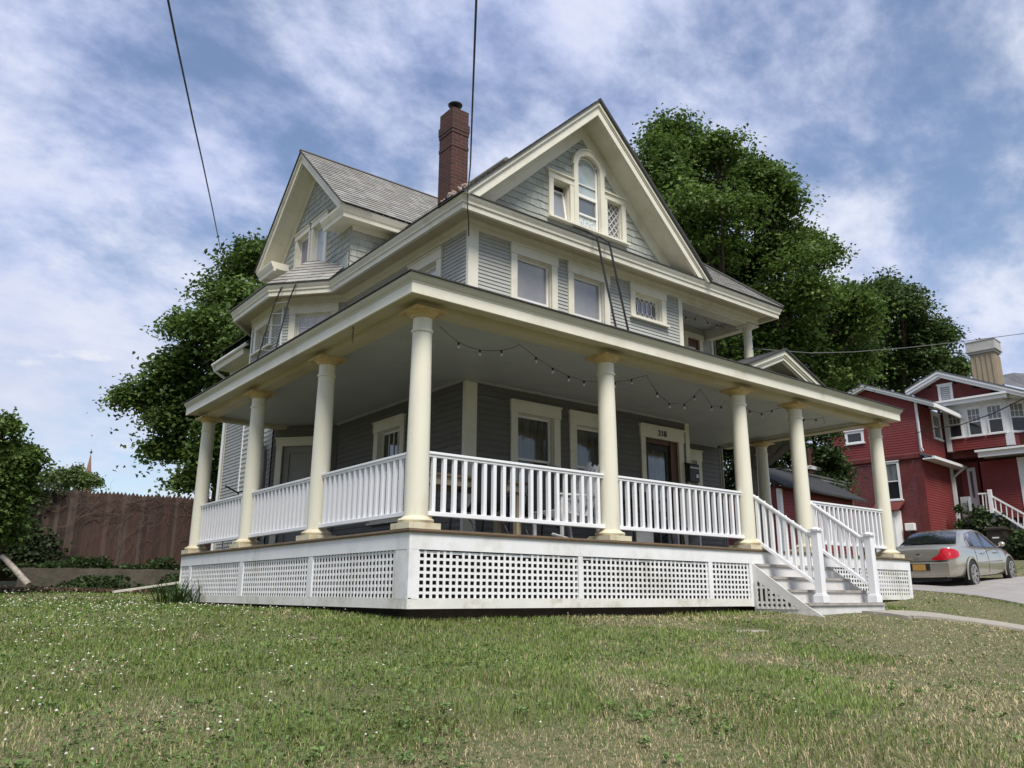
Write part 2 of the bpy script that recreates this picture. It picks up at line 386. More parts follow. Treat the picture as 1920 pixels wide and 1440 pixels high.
def lead_diamond(nu, nz, r=.007):
    def f(L, F, a, b, c, d, n):
        for k in range(-nz, nu+1):
            for sgn in (1, -1):
                pts = []
                for t in np.linspace(0, 1, 60):
                    z = c+(d-c)*t; u = a+(b-a)*((k+t*nz)/nu) if sgn > 0 else b-(b-a)*((k+t*nz)/nu)
                    if a <= u <= b: pts.append(F(u, z, n))
                if len(pts) > 1: L.beam(pts[0], pts[-1], r*2, .008)
    return f
def lead_hex(nu, r=.006):                        # elongated hexagon leading
    def f(L, F, a, b, c, d, n):
        w = (b-a)/nu; q = (d-c)*.28
        for i in range(nu+1):
            u = a+w*i
            L.beam(F(u, c+q, n), F(u, d-q, n), r*2, .008)
            for j in (-1, 1):
                v = u+j*w/2
                if a-1e-3 <= v <= b+1e-3:
                    L.beam(F(u, c+q, n), F(v, c, n), r*2, .008); L.beam(F(u, d-q, n), F(v, d, n), r*2, .008)
    return f

# --- windows and doors of the ground floor (under the porch)
window(FF, 3.0, 4.0, .48, 2.25, H_front, glass=GL_NET, meet=1.36, lower=GL_DARK, ca=.13, hd=.17)
window(FF, 4.21, 5.2, .48, 2.25, H_front, glass=GL_NET, meet=1.36, lower=GL_NET, ca=.15, hd=.2)
window(FL, -5.02, -4.0, .5, 2.2, H_left, glass=GL_DARK, meet=1.32, lower=GL_NET, ca=.14, hd=.16, bars=[(-4.66, -4.645, 1.33, 2.0), (-4.5, -4.485, 1.33, 2.0), (-4.36, -4.345, 1.33, 2.0)])
window(FR, 8.25, 9.02, .6, 2.27, H_rec, glass=GL_DARK, meet=1.4, lower=GL_DARK, ca=.15, hd=.2)
# entry door with its house number
H_front.append((5.9, 6.98, 0, 2.22))
d = MB()
d.lbox(FF, 5.88, 5.99, 0, 2.05, -.01, .035); d.lbox(FF, 6.87, 7.0, 0, 2.05, -.01, .035); d.lbox(FF, 5.86, 7.02, 2.05, 2.25, -.01, .045)
d.lbox(FF, 5.84, 7.04, 2.25, 2.28, -.01, .08); d.lbox(FF, 5.99, 6.87, 0, .03, -.2, .03)
entry = d.build('entry_door', CREAM, house)
d = MB(); d.lbox(FF, 5.99, 6.045, .03, 2.05, -.11, -.04); d.lbox(FF, 6.70, 6.87, .03, 2.05, -.12, -.02); d.lbox(FF, 6.045, 6.70, 1.97, 2.05, -.11, -.04); d.build('door_frame', DOORB, entry)
d = MB(); d.lbox(FF, 6.05, 6.14, .03, 1.96, -.1, -.06); d.lbox(FF, 6.6, 6.695, .03, 1.96, -.1, -.06); d.lbox(FF, 6.14, 6.6, 1.86, 1.96, -.1, -.06); d.lbox(FF, 6.14, 6.6, .03, .55, -.1, -.06); d.build('door_leaf', IRON, entry)
d = MB(); d.quad(FF(6.13, .55, -.075), FF(6.61, .55, -.075), FF(6.61, 1.87, -.075), FF(6.13, 1.87, -.075)); d.build('door_pane', GL_DOOR, entry)
d = MB(); d.sphere(FF(6.64, 1.0, -.03), .028, 8, 6); d.build('door_knob', pm('dull_brass', (.35, .26, .11), rough=.35, metal=1), entry)
def text_mesh(name, s, size, place, mat, parent, depth=.006):
    cu = bpy.data.curves.new(name+'_curve', 'FONT'); cu.body = s; cu.size = size; cu.extrude = depth; cu.align_x = 'CENTER'; cu.align_y = 'CENTER'
    t = bpy.data.objects.new(name+'_text', cu); COL.objects.link(t)
    dg = bpy.context.evaluated_depsgraph_get(); me = bpy.data.meshes.new_from_object(t.evaluated_get(dg))
    bpy.data.objects.remove(t); bpy.data.curves.remove(cu)
    me.name = name; me.transform(place); me.materials.clear(); me.materials.append(mat)
    o = bpy.data.objects.new(name, me); COL.objects.link(o); put(o, parent); return o
text_mesh('house_number', '218', .15, Matrix(((1, 0, 0, 6.42), (0, 0, -1, HY-.052), (0, 1, 0, 2.15), (0, 0, 0, 1))), IRON, entry)
# side door in the angled bay
H_b1.append((.10, .98, 0, 2.18))
d = MB()
d.lbox(FB1, .09, .21, 0, 2.06, -.01, .035); d.lbox(FB1, .88, 1.0, 0, 2.06, -.01, .035); d.lbox(FB1, .08, 1.01, 2.06, 2.2, -.01, .045); d.lbox(FB1, .06, 1.03, 2.2, 2.225, -.01, .07)
sdoor = d.build('side_door', CREAM, house)
d = MB()
d.lbox(FB1, .21, .33, 0, 2.06, -.09, -.04); d.lbox(FB1, .76, .88, 0, 2.06, -.09, -.04); d.lbox(FB1, .33, .76, 1.94, 2.06, -.09, -.04); d.lbox(FB1, .33, .76, 0, .2, -.09, -.04); d.lbox(FB1, .33, .76, .95, 1.1, -.09, -.04)
d.lbox(FB1, .33, .76, .2, 1.94, -.09, -.065); d.build('door_leaf', DOORG, sdoor)

# --- second-floor windows
W2 = dict(glass=GL_SKY, lower=SCREEN, meet=3.99, ca=.125, hd=.155)
window(FF, 2.985, 3.975, 3.3, 4.875, H_front, **W2)
window(FF, 4.22, 5.2, 3.3, 4.865, H_front, **W2)
window(FF, 5.74, 6.70, 4.25, 4.88, H_front, glass=GL_LEAD, lead=lead_hex(5), ca=.12, hd=.14, rec=.11)
window(FL, -4.04, -3.02, 3.3, 4.82, H_left, glass=GL_BAY, lower=SCREEN, meet=3.99, ca=.14, hd=.16)
window(FB1, .14, 1.17, 3.2, 4.87, H_b1, glass=GL_BAY, ca=.13, hd=.15, bars=[(.46, .475, 3.3, 4.68), (.3, .6, 4.45, 4.465)])
window(FB2, .2, 1.2, 4.24, 4.87, H_b2, glass=GL_LEAD, lead=lead_hex(5), ca=.12, hd=.13, rec=.11)

# --- clapboard walls
def clad(F, a, b, z0, z1, holes, mat=SID, ex=.062):
    m = MB(); siding(m, F, b, z0, z1, holes, ex, u0=a); return m.build('wall', mat, house)
clad(FF, 2.36, 7.09, 0, 2.44, H_front, SID_SHADE, .095)
clad(FL, -6.46, -2.33, 0, 2.44, H_left, SID_SHADE, .095)
clad(FB1, .0, LB1-.0, -.85, 2.44, H_b1, SID_SHADE, .095)
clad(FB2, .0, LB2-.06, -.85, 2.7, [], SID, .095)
clad(FR, 7.12, 9.66, 0, 2.44, H_rec, SID_SHADE, .095)
clad(FF, 2.34, 7.07, 2.7, 4.9, H_front)
clad(FL, -6.5, -2.32, 2.7, 4.9, H_left)
clad(FB1, .0, LB1, 2.7, 4.9, H_b1)
clad(FB2, .05, LB2-.05, 2.7, 4.9, H_b2)
clad(FB3, .05, LB3, -.85, 4.9, [])
clad(FR, 7.12, 9.6, 2.75, 5.05, [(8.68, 9.29, 2.75, 4.9)])
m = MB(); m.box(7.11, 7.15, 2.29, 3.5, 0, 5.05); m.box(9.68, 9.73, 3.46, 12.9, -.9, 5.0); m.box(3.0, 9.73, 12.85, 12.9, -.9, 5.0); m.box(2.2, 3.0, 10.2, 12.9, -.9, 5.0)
m.box(2.19, 9.7, 2.31, 2.35, -.9, 0); m.box(2.19, 2.23, 2.35, 6.5, -.9, 0); m.build('wall', SID_SHADE, house)
# corner boards
cb = MB()
for F, a, b, z0, z1 in ((FF, 2.17-.02, 2.36, 0, 2.44), (FF, 7.08, 7.19, 0, 2.44), (FF, 2.17-.02, 2.34, 2.7, 4.9), (FF, 7.07, 7.18, 2.7, 4.9), (FR, 9.66, 9.76, 0, 2.44), (FR, 9.6, 9.68, 2.75, 5.0)):
    k = MB(); k.lbox(F, a, b, z0, z1, -.02, .022); k.build('corner_board', CREAM, house)
for F, a, b, z0, z1, mt in ((FL, -2.33, -2.28, 0, 2.44, CREAM), (FL, -2.32, -2.28, 2.7, 4.9, CREAM), (FB2, LB2-.055, LB2+.0, 2.7, 4.9, WIN), (FB2, 0, .05, -.85, 4.9, WIN)):
    k = MB(); k.lbox(F, a, b, z0, z1, -.02, .021); k.build('corner_board', mt, house)
# frieze and cornice
PATH = BAY + [(HX, HY), (XR, HY)]
m = MB(); m.sweep(PATH, [(-.02, 4.9), (.028, 4.9), (.028, 5.062), (-.02, 5.062)])
m.sweep(PATH, [(.028, 5.0), (.05, 5.03), (.06, 5.061), (.028, 5.061)]); m.build('frieze_board', CREAM, house)
CP = BAY + [(HX, HY), (9.44, HY), (9.44, 6.0)]
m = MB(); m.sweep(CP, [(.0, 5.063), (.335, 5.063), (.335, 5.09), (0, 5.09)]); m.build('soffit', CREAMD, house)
m = MB(); m.sweep(CP, [(.335, 4.985), (.39, 4.985), (.395, 5.06), (.415, 5.075), (.42, 5.11), (.45, 5.16), (.455, 5.195), (.335, 5.195)]); m.build('cornice', CREAM, house)
m = MB(); m.sweep(CP, [(.02, 5.196), (.475, 5.196), (.475, 5.212), (.02, 5.212)]); m.build('roof_edge', ROLL, house)
# balcony over the entry
m = MB(); m.box(7.14, XR-.001, 2.30, 2.56, 4.872, 5.06); m.build('balcony_beam', CREAM, house)
m = MB(); m.box(9.42, 9.6, 2.56, 3.5, 4.83, 5.05); m.build('balcony_beam', CREAM, house)
m = MB(); m.box(7.15, 9.42, 2.56, 3.5, 5.055, 5.075); m.build('balcony_ceiling', CEIL, house)
m = MB(); m.box(7.15, 9.8, 1.9, 3.5, 2.72, 2.75); m.build('balcony_floor', DECKF, house)
m = MB(); m.lbox(FR, 8.68, 8.79, 2.75, 4.8, -.01, .035); m.lbox(FR, 9.18, 9.29, 2.75, 4.8, -.01, .035); m.lbox(FR, 8.66, 9.31, 4.78, 4.9, -.01, .045)
bd = m.build('balcony_door', CREAM, house)
m = MB(); m.lbox(FR, 8.79, 8.86, 2.75, 4.78, -.07, -.02); m.lbox(FR, 9.11, 9.18, 2.75, 4.78, -.07, -.02); m.lbox(FR, 8.86, 9.11, 4.6, 4.78, -.07, -.02); m.build('door_frame', DOORB, bd)
m = MB(); m.lbox(FR, 8.86, 8.9, 2.75, 4.6, -.06, -.03); m.lbox(FR, 9.07, 9.11, 2.75, 4.6, -.06, -.03); m.lbox(FR, 8.9, 9.07, 4.54, 4.6, -.06, -.03); m.build('screen_door', WIN, bd)
m = MB(); m.quad(*[FR(u, z, -.045) for u, z in ((8.89, 2.75), (9.08, 2.75), (9.08, 4.55), (8.89, 4.55))]); m.build('pane', GL_DARK, bd)

# --- columns
def shaft(r0, r1, h):
    pr = []
    for i in range(13):
        t = i/12; pr.append((r0-(r0-r1)*(t**1.7), h*t))
    return pr
def make_column(z0, z1, r0, r1, capm, basm, pl=.21):
    H = z1-z0; m = MB()
    m.lathe([(r, z+.13) for r, z in shaft(r0, r1, H-.13-.25)] + [(r1+.012, H-.25), (r1+.016, H-.235), (r1+.012, H-.22), (r1, H-.215), (r1, H-.09)], 32)
    o = m.build('porch_column', COLM, house, smooth=35)
    m = MB(); m.lathe([(r1+.002, -.09), (r1+.02, -.085), (r1+.03, -.06), (r1+.075, -.035), (r1+.078, -.028)], 28); w = r1+.085
    m.box(-w, w, -w, w, -.028, 0); c = m.build('capital', capm, o, True, smooth=35); c.location = (0, 0, H)
    m = MB(); m.lathe([(r0+.05, .062), (r0+.062, .075), (r0+.065, .09), (r0+.055, .108), (r0+.03, .115), (r0+.022, .125), (r0+.004, .134)], 28)
    m.box(-pl, pl, -pl*.98, pl*.98, 0, .062); b = m.build('plinth', basm, o, True, smooth=35)
    return o
col0 = make_column(0, 2.385, .125, .107, CAPM, BASM, .19)
def copy_tree(o, parent):
    c = o.copy(); COL.objects.link(c); c.parent = parent
    for ch in o.children: copy_tree(ch, c)
    return c
XC = [0, 2.818, 5.624, 7.121, 9.645]; YC = [2.397, 4.816, 7.226]
for i, (x, y) in enumerate([(x, 0) for x in XC] + [(0, y) for y in YC] + [(9.645, 2.42)]):
    o = col0 if i == 0 else copy_tree(col0, house)
    o.matrix_parent_inverse = world_of(house).inverted(); o.location = (x, y, 0); o.rotation_euler[2] = 0
    if i: 
        for ch in o.children: ch.rotation_euler[2] = (i*math.pi/2) % 6.28
cu = make_column(0, 2.075, .10, .085, CREAM, CREAM, .14); cu.location = (9.47, 2.43, 2.80); cu.name = 'balcony_column'

# --- porch floor, skirt, lattice
m = MB()
y = -.15
while y < 2.27:                                   # floorboards run along the front
    m.box(-.165, 9.86, y, y+.088, -.03, -.004+random.uniform(0, .003)); y += .0915
x = -.16
while x < 2.15:
    m.box(x, x+.088, 2.28, 7.44, -.03, -.004+random.uniform(0, .003)); x += .0915
m.box(7.15, 9.86, 2.3, 3.49, -.03, -.002); m.build('porch_floor', DECKF, house)
m = MB(); m.sweep([(-.005, 7.455), (-.005, -.005), (9.885, -.005), (9.885, 3.4)], [(.12, -.036), (.18, -.036), (.185, -.02), (.18, 0.0), (.12, 0.0)]); m.build('deck_edge', DECK, house)
SK = [(0, 7.46), (0, 0), (9.87, 0), (9.87, 3.4)]
m = MB(); m.sweep(SK, [(.125, -.205), (.163, -.205), (.163, -.037), (.125, -.037)]); m.build('skirt_board', WHT, house)
def joint(F, u, z0, z1, n): return F(u, z0, n)
FSF, _ = wallframe((0, -.163), (1, -.163)); FSL, _ = wallframe((-.163, 0), (-.163, -1)); FSR, _ = wallframe((10.033, 0), (10.033, 1))
m = MB(); m.lbox(FSF, 2.16, 2.164, -.2, -.04, -.001, .0015); m.lbox(FSF, -.166, 5.42, -.786, -.683, -.04, -.004); m.lbox(FSF, 7.42, 10.03, -.70, -.625, -.04, -.004)
m.build('lower_board', BAND, house)
m = MB(); m.lbox(FSL, -7.46, .163, -.786, -.68, -.04, -.004); m.build('lower_board', BAND, house)
def lattice(F, u0, u1, z0, z1, n=-.02, pu=.078, pz=.0667, sw=.030, ragged=False):
    m = MB(); u = u0-.01
    k = 0
    while u < u1-.005:
        zt = z1
        if ragged: zt = z1-random.choice([0, 0, 0, .012, .03, .045])
        j = random.uniform(-.002, .002)
        m.lbox(F, max(u, u0), min(u+sw, u1), z0, zt, n+.0, n+.007+j*.3); u += pu+j*.5
    z = z0-.028
    while z < z1-.0:
        m.lbox(F, u0, u1, max(z, z0), min(z+sw-.003, z1), n-.008, n-.001+random.uniform(-.0005, .0005)); z += pz
    return m.build('lattice_panel', WHT, house)
lattice(FSF, -.045, 2.13, -.683, -.212, ragged=True); lattice(FSF, 2.2, 4.50, -.683, -.212, ragged=True); lattice(FSF, 4.58, 5.40, -.683, -.206)
lattice(FSF, 7.45, 9.95, -.625, -.206)
for a, b in ((.11, 2.10), (2.21, 4.44), (4.60, 6.86), (6.97, 7.42)): lattice(FSL, -b, -a, -.68, -.206)
for F, a, b, z in ((FSF, -.163, -.045, -.69), (FSF, 2.13, 2.20, -.69), (FSF, 4.50, 4.58, -.69), (FSF, 5.40, 5.47, -.79), (FSF, 9.95, 10.03, -.70), (FSL, -.11, .163, -.69), (FSL, -2.21, -2.10, -.69), (FSL, -4.60, -4.44, -.69), (FSL, -6.97, -6.86, -.69), (FSL, -7.46, -7.42, -.69)):
    m = MB(); m.lbox(F, a, b, z, -.2055, -.045, -.002 if F is FSF else -.003); m.build('skirt_post', WHT, house)
m = MB(); m.box(.02, 9.6, .25, .3, -1.1, -.16); m.box(.2, .24, .3, 7.2, -1.1, -.16); m.build('porch_footing', SOIL, house)

# --- steps
m = MB(); sx0, sx1 = 5.46, 7.46
nose = [-.24, -.49, -.745, -1.0]; tz = [-.205, -.385, -.56, -.735]
for i, (yn, z) in enumerate(zip(nose, tz)):
    m.box(sx0+.02, sx1-.02, yn, (nose[i-1] if i else -.162)+.03, z-.035, z, 1)
    m.box(sx0+.02, sx1-.02, yn+.022, yn+.04, (tz[i+1] if i < 3 else -.93), z-.036, 0)
m.build('porch_steps', [WHT2, pm('worn_step_tread', (.40, .38, .36), (.26, .24, .22), 6, .8, .3, 40, stretch=(1, 5, 1), c3=(.20, .16, .13), s3=3)], house)
for x in (sx0, sx1-.02):
    m = MB()
    m.prism([(x, -.16, -.2), (x, nose[0]+.02, -.24), (x, nose[1]+.02, -.42), (x, nose[2]+.02, -.60), (x, nose[3]+.02, -.77), (x, nose[3]-.25 if x < 6 else nose[3]+.02, -.93), (x, -.16, -.93)], (.019, 0, 0)); m.build('step_side', WHT2, house)
# triangular lattice under the step side
FS5, _ = wallframe((sx0-.001, 0), (sx0-.001, -1))
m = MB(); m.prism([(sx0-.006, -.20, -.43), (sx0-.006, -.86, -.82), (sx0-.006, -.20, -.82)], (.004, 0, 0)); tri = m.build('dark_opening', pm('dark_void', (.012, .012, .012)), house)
m = MB()
for i in range(9):
    u = .20+i*.078; zt = -.43-(u-.2)*.59
    if zt > -.8: m.lbox(FS5, u, u+.036, -.82, zt, .010, .016)
for j in range(6):
    z = -.82+j*.068
    if j in (2, 3): ue = .2+(-.43-z)/.59; m.lbox(FS5, .2, .24, z, z+.034, .006, .0101); m.lbox(FS5, .40, max(.41, ue), z, z+.034, .006, .0101) if ue > .42 else None
    else:
        ue = .2+(-.43-z-.03)/.59
        if ue > .22: m.lbox(FS5, .2, ue, z, z+.034, .006, .0101)
m.build('lattice_panel', WHT2, tri)

# --- railings
def box_mesh(name, w, h, mat):
    m = MB(); m.box(-w/2, w/2, -w/2, w/2, 0, h); o = m.build(name, mat); me = o.data; bpy.data.objects.remove(o); return me
BAL = box_mesh('baluster', .043, .635, VINYL); BALS = box_mesh('stair_baluster', .043, .66, VINYL)
def railing(a, b, zt=.805, zb=.13, n=18, top=.06, stair=None):
    m = MB(); a = np.array(a, float); b = np.array(b, float)
    for z, w, h in ((zt, .075, .028), (zt-.03, .05, .034), (zb+.052, .055, .014), (zb+.022, .075, .046)):
        dz = stair or 0
        m.beam((a[0], a[1], z+h/2), (b[0], b[1], z+h/2+dz), w, h)
    r = m.build('railing', VINYL, house, bevel=.004)
    for i in range(n):
        t = (i+.62)/(n+.24); p = a+(b-a)*t
        o = bpy.data.objects.new('baluster', BALS if stair else BAL); COL.objects.link(o); put(o, r); o.location = (p[0], p[1], zb+.055+(stair or 0)*t)
    return r
c = .115
railing((c, 0), (XC[1]-c, 0), n=19); railing((XC[1]+c, 0), (XC[2]-c, 0), n=19); railing((XC[3]+c, 0), (XC[4]-c, 0), n=17)
railing((0, c), (0, YC[0]-c), n=16); railing((0, YC[0]+c), (0, YC[1]-c), n=16); railing((0, YC[1]+c), (0, YC[2]-c), n=16)
NW = [(5.9, -.93), (7.3, -.93)]
railing((5.70, -.08), (5.885, -.87), zt=.78, zb=.10, n=8, stair=-.62); railing((7.19, -.08), (7.285, -.87), zt=.78, zb=.10, n=8, stair=-.62)
for x, y in NW:
    m = MB(); m.box(-.053, .053, -.053, .053, 0, .98); o = m.build('newel_post', VINYL, house, bevel=.005); o.location = (x, y, -.735)
    m = MB(); m.box(-.076, .076, -.076, .076, 0, .10); m.box(-.064, .064, -.064, .064, .10, .12); f = m.build('post_base', VINYL, o, True, bevel=.006)
    m = MB(); m.box(-.073, .073, -.073, .073, .965, .99); m.lathe([(.09, .99), (.08, 1.0), (.004, 1.025)], 4); f = m.build('post_cap', VINYL, o, True)

# --- porch beam, ceiling, fascia, roof
PP = [(0, 7.38), (0, 0), (9.645, 0), (9.645, 3.3)]
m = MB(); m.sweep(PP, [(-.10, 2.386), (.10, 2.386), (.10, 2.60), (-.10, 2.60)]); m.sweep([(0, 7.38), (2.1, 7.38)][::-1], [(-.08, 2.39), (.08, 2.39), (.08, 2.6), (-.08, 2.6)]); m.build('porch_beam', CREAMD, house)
m = MB(); m.sweep(PP, [(-.125, 2.425), (-.10, 2.425), (-.10, 2.457), (-.125, 2.457)]); m.build('ceiling_moulding', CREAM, house)
m = MB(); m.sweep([(HX, 6.5), (HX, HY), (7.12, HY)], [(0.02, 2.425), (.05, 2.44), (.055, 2.458), (0.02, 2.458)]); m.lbox(FR, 7.15, 9.55, 2.425, 2.458, .018, .05); m.build('ceiling_moulding', pm('grey_moulding', (.42, .42, .41)), house)
m = MB(); y = .1
while y < 2.29:
    m.box(.1, 9.545, y, min(y+.078, 2.3), 2.4595, 2.475); m.box(.1, 9.545, y+.078, y+.085, 2.466, 2.475); y += .085
while y < 7.3:
    x1 = 2.2; m.box(.1, x1, y, y+.078, 2.4595, 2.475); m.box(.1, x1, y+.078, y+.085, 2.466, 2.475)
    if y < 3.5: m.box(7.1, 9.545, y, y+.078, 2.4595, 2.475); m.box(7.1, 9.545, y+.078, y+.085, 2.466, 2.475)
    y += .085
m.build('porch_ceiling', CEIL, house)
FP = [(0, 7.42), (0, 0), (9.54, 0), (9.54, 3.3)]
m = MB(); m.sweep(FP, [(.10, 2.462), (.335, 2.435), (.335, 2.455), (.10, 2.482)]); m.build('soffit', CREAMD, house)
m = MB(); m.sweep(FP, [(.336, 2.428), (.363, 2.428), (.363, 2.545), (.336, 2.545)]); m.build('porch_fascia', CREAM, house)
m = MB(); m.sweep(FP, [(.336, 2.5455), (.368, 2.5455), (.372, 2.56), (.385, 2.575), (.405, 2.605), (.412, 2.632), (.336, 2.632)]); m.build('gutter', pm('grey_cream_gutter', (.56, .54, .45), (.48, .47, .39), 2, .45), house)
m = MB()
e = .43
ze, zw = 2.65, 3.16
m.poly([(-e, -e, ze), (9.97, -e, ze), (9.97, HY, zw), (HX, HY, zw)]); m.poly([(-e, 7.45, ze), (-e, -e, ze), (HX, HY, zw), (HX, 7.45, zw)])
m.poly([(-e, -e, ze-.017), (9.97, -e, ze-.017), (9.97, -e, ze), (-e, -e, ze)]); m.poly([(-e, 7.45, ze-.017), (-e, -e, ze-.017), (-e, -e, ze), (-e, 7.45, ze)]); m.poly([(9.97, -e, ze-.017), (9.97, HY, ze-.017), (9.97, HY, zw), (9.97, -e, ze)])
m.poly([(-e, 7.45, ze-.017), (HX, 7.45, ze-.017), (HX, 7.45, zw), (-e, 7.45, ze)]); m.poly([(-e+.02, -e+.02, 2.634), (9.95, -e+.02, 2.634), (9.95, -.1, 2.634), (-e+.02, -.1, 2.634)]); m.poly([(-e+.02, -.1, 2.634), (-.1, -.1, 2.634), (-.1, 7.44, 2.634), (-e+.02, 7.44, 2.634)])
m.build('porch_roof', ROLL, house)
m = MB(); m.poly([(.1, 7.41, 2.4), (2.1, 7.41, 2.4), (2.1, 7.41, 3.1), (.1, 7.41, 2.6)]); m.poly([(9.72, .1, 2.4), (9.72, 3.3, 2.4), (9.72, 3.3, 3.1), (9.72, .1, 2.62)]); m.build('porch_roof_end', CREAM, house)

# --- rakes: barge boards, soffit and frieze of a gable
def rake(F, uc, az, half, sl, ov, dv=.255, fr=.26, wid=None):
    def line(s, off): return [(uc, az-off), (uc+s*(half-off/sl), az-half*sl)]
    def slab(m, s, o0, o1, n0, n1):
        a, b = line(s, o0); c_, d_ = line(s, o1); P = [a, b, d_, c_]
        m.prism([F(u, z, n0) for u, z in P], np.array(F(0, 0, n1))-np.array(F(0, 0, n0)))
    for s in (-1, 1):
        m = MB(); slab(m, s, .07, dv, ov-.04, ov); slab(m, s, 0, .069, ov-.04, ov+.035); slab(m, s, .07, .1, ov+.0005, ov+.016); slab(m, s, dv-.03, dv+.02, ov-.055, ov-.0405)
        m.build('barge_board', CREAM, house)
        m = MB(); slab(m, s, dv-.05, dv-.031, .03, ov-.056); m.build('soffit', CREAM, house)
        m = MB(); slab(m, s, dv-.031, dv+fr, -.01, .0295); slab(m, s, dv+fr, dv+fr+.03, -.01, .036); m.build('frieze_board', CREAM, house)
        m = MB(); slab(m, s, -.035, -.001, -.2, ov+.06); m.build('roof_edge', ROLL, house)
GX, GZ, SL = 4.60, 7.93, .955
rake(FF, GX, GZ, 2.88, SL, .46)
# attic wall shingles
m = MB(); G = lambda u, v, n=0.0: FF(u, v, n)
arch_holes = [(3.83, 4.4, 5.64, 6.44), (4.42, 5.06, 5.64, 6.9), (5.08, 5.63, 5.64, 6.46), (4.56, 4.92, 6.8, 7.1)]
tiles(m, G, [(GX-2.0, 5.46), (GX+2.0, 5.46), (GX, 7.46)] and [(GX-2.2, 5.46), (GX+2.2, 5.46), (GX, 5.46+2.2*SL)], .135, .09, .2, .013, arch_holes, wob=.006)
m.quad(*[FF(u, z, -.2) for u, z in ((GX-2.3, 5.3), (GX+2.3, 5.3), (GX+.01, 7.7), (GX-.01, 7.7))], 1)
m.build('gable_wall', SHG, house)
# little slate apron below it
m = MB(); roof(m, [(1.95, 1.84, 5.213), (7.4, 1.84, 5.213), (7.15, HY, 5.50), (2.2, HY, 5.50)], ex=.12, w=(.18, .3)); m.build('slate_apron', SLATE, house)

# attic window: casement, arched sash, leaded light
m = MB()
def ring(m, F, uc, zs, r0, r1, n0, n1, k=20):
    for i in range(k):
        a, b = math.pi*i/k, math.pi*(i+1)/k
        P = [(uc+r0*math.cos(a), zs+r0*math.sin(a)), (uc+r1*math.cos(a), zs+r1*math.sin(a)), (uc+r1*math.cos(b), zs+r1*math.sin(b)), (uc+r0*math.cos(b), zs+r0*math.sin(b))]
        m.prism([F(u, z, n0) for u, z in P], np.array(F(0, 0, n1))-np.array(F(0, 0, n0)))
uc, zs = 4.735, 6.80
m.lbox(FF, 3.79, 3.89, 5.62, 6.36, -.01, .05); m.lbox(FF, 3.78, 4.36, 6.36, 6.47, -.01, .055); m.lbox(FF, 4.28, 4.36, 5.62, 6.36, -.01, .05)
m.lbox(FF, 4.36, 4.46, 5.62, zs, -.01, .07); m.lbox(FF, 5.01, 5.11, 5.62, zs, -.01, .07); ring(m, FF, uc, zs, .275, .375, -.01, .07); ring(m, FF, uc, zs, .375, .40, -.01, .085)
m.lbox(FF, 5.11, 5.19, 5.62, 6.38, -.01, .05); m.lbox(FF, 5.57, 5.67, 5.62, 6.38, -.01, .05); m.lbox(FF, 5.11, 5.68, 6.38, 6.49, -.01, .055); m.lbox(FF, 3.76, 4.36, 6.47, 6.495, -.01, .085); m.lbox(FF, 5.11, 5.7, 6.49, 6.515, -.01, .085)
m.lbox(FF, 3.76, 5.70, 5.585, 5.62, -.01, .11)
for a, b, z in ((3.89, 4.28, 6.36), (5.19, 5.57, 6.38)):
    m.lbox(FF, a-.004, a+.01, 5.62, z, -.15, -.0105); m.lbox(FF, b-.01, b+.004, 5.62, z, -.15, -.0105); m.lbox(FF, a, b, z-.01, z+.004, -.15, -.0105)
attic = m.build('attic_window', CREAM, house)
m = MB(); m.lbox(FF, 4.46, 4.505, 5.64, zs, -.06, -.02); m.lbox(FF, 4.965, 5.01, 5.64, zs, -.06, -.02); ring(m, FF, uc, zs, .235, .274, -.06, -.02); m.lbox(FF, 4.505, 4.965, 6.25, 6.31, -.06, -.015); m.lbox(FF, 4.505, 4.965, 5.64, 5.70, -.06, -.02); m.lbox(FF, 4.505, 4.965, 5.90, 5.935, -.06, -.012); m.lbox(FF, 4.505, 4.965, 6.50, 6.52, -.05, -.02)
m.build('sash', WIN, attic)
m = MB(); m.poly([FF(4.46, 6.26, -.045), FF(5.01, 6.26, -.045)]+[FF(uc+.27*math.cos(a), zs+.27*math.sin(a), -.045) for a in np.linspace(0, math.pi, 20)]); m.build('pane', glass_mat('arched_pane', (.30, .37, .38), .06, (.42, .48, .48), 2.2, stretch=(1, 1, 1)), attic)
m = MB(); m.quad(*[FF(u, z, -.05) for u, z in ((4.46, 5.9), (5.01, 5.9), (5.01, 6.27), (4.46, 6.27))]); m.build('pane', glass_mat('dim_pane', (.10, .115, .13)), attic)
m = MB(); m.quad(*[FF(u, z, -.04) for u, z in ((4.46, 5.64), (5.01, 5.64), (5.01, 5.91), (4.46, 5.91))]); m.build('lace_panel', pm('white_lace', (.62, .66, .66), (.36, .41, .42), 26, .8, 0, lo=.42, hi=.58), attic)
m = MB(); m.quad(*[FF(u, z, -.06) for u, z in ((5.19, 5.62), (5.57, 5.62), (5.57, 6.38), (5.19, 6.38))]); m.build('pane', GL_LEAD, attic)
m = MB(); lead_diamond(3, 5, .008)(m, FF, 5.2, 5.56, 5.63, 6.37, -.05); m.build('leading', WIN, attic)
m = MB(); m.quad(*[FF(u, z, -.14) for u, z in ((3.89, 5.62), (4.28, 5.62), (4.28, 6.36), (3.89, 6.36))]); m.build('dark_opening', SCREEN, attic)
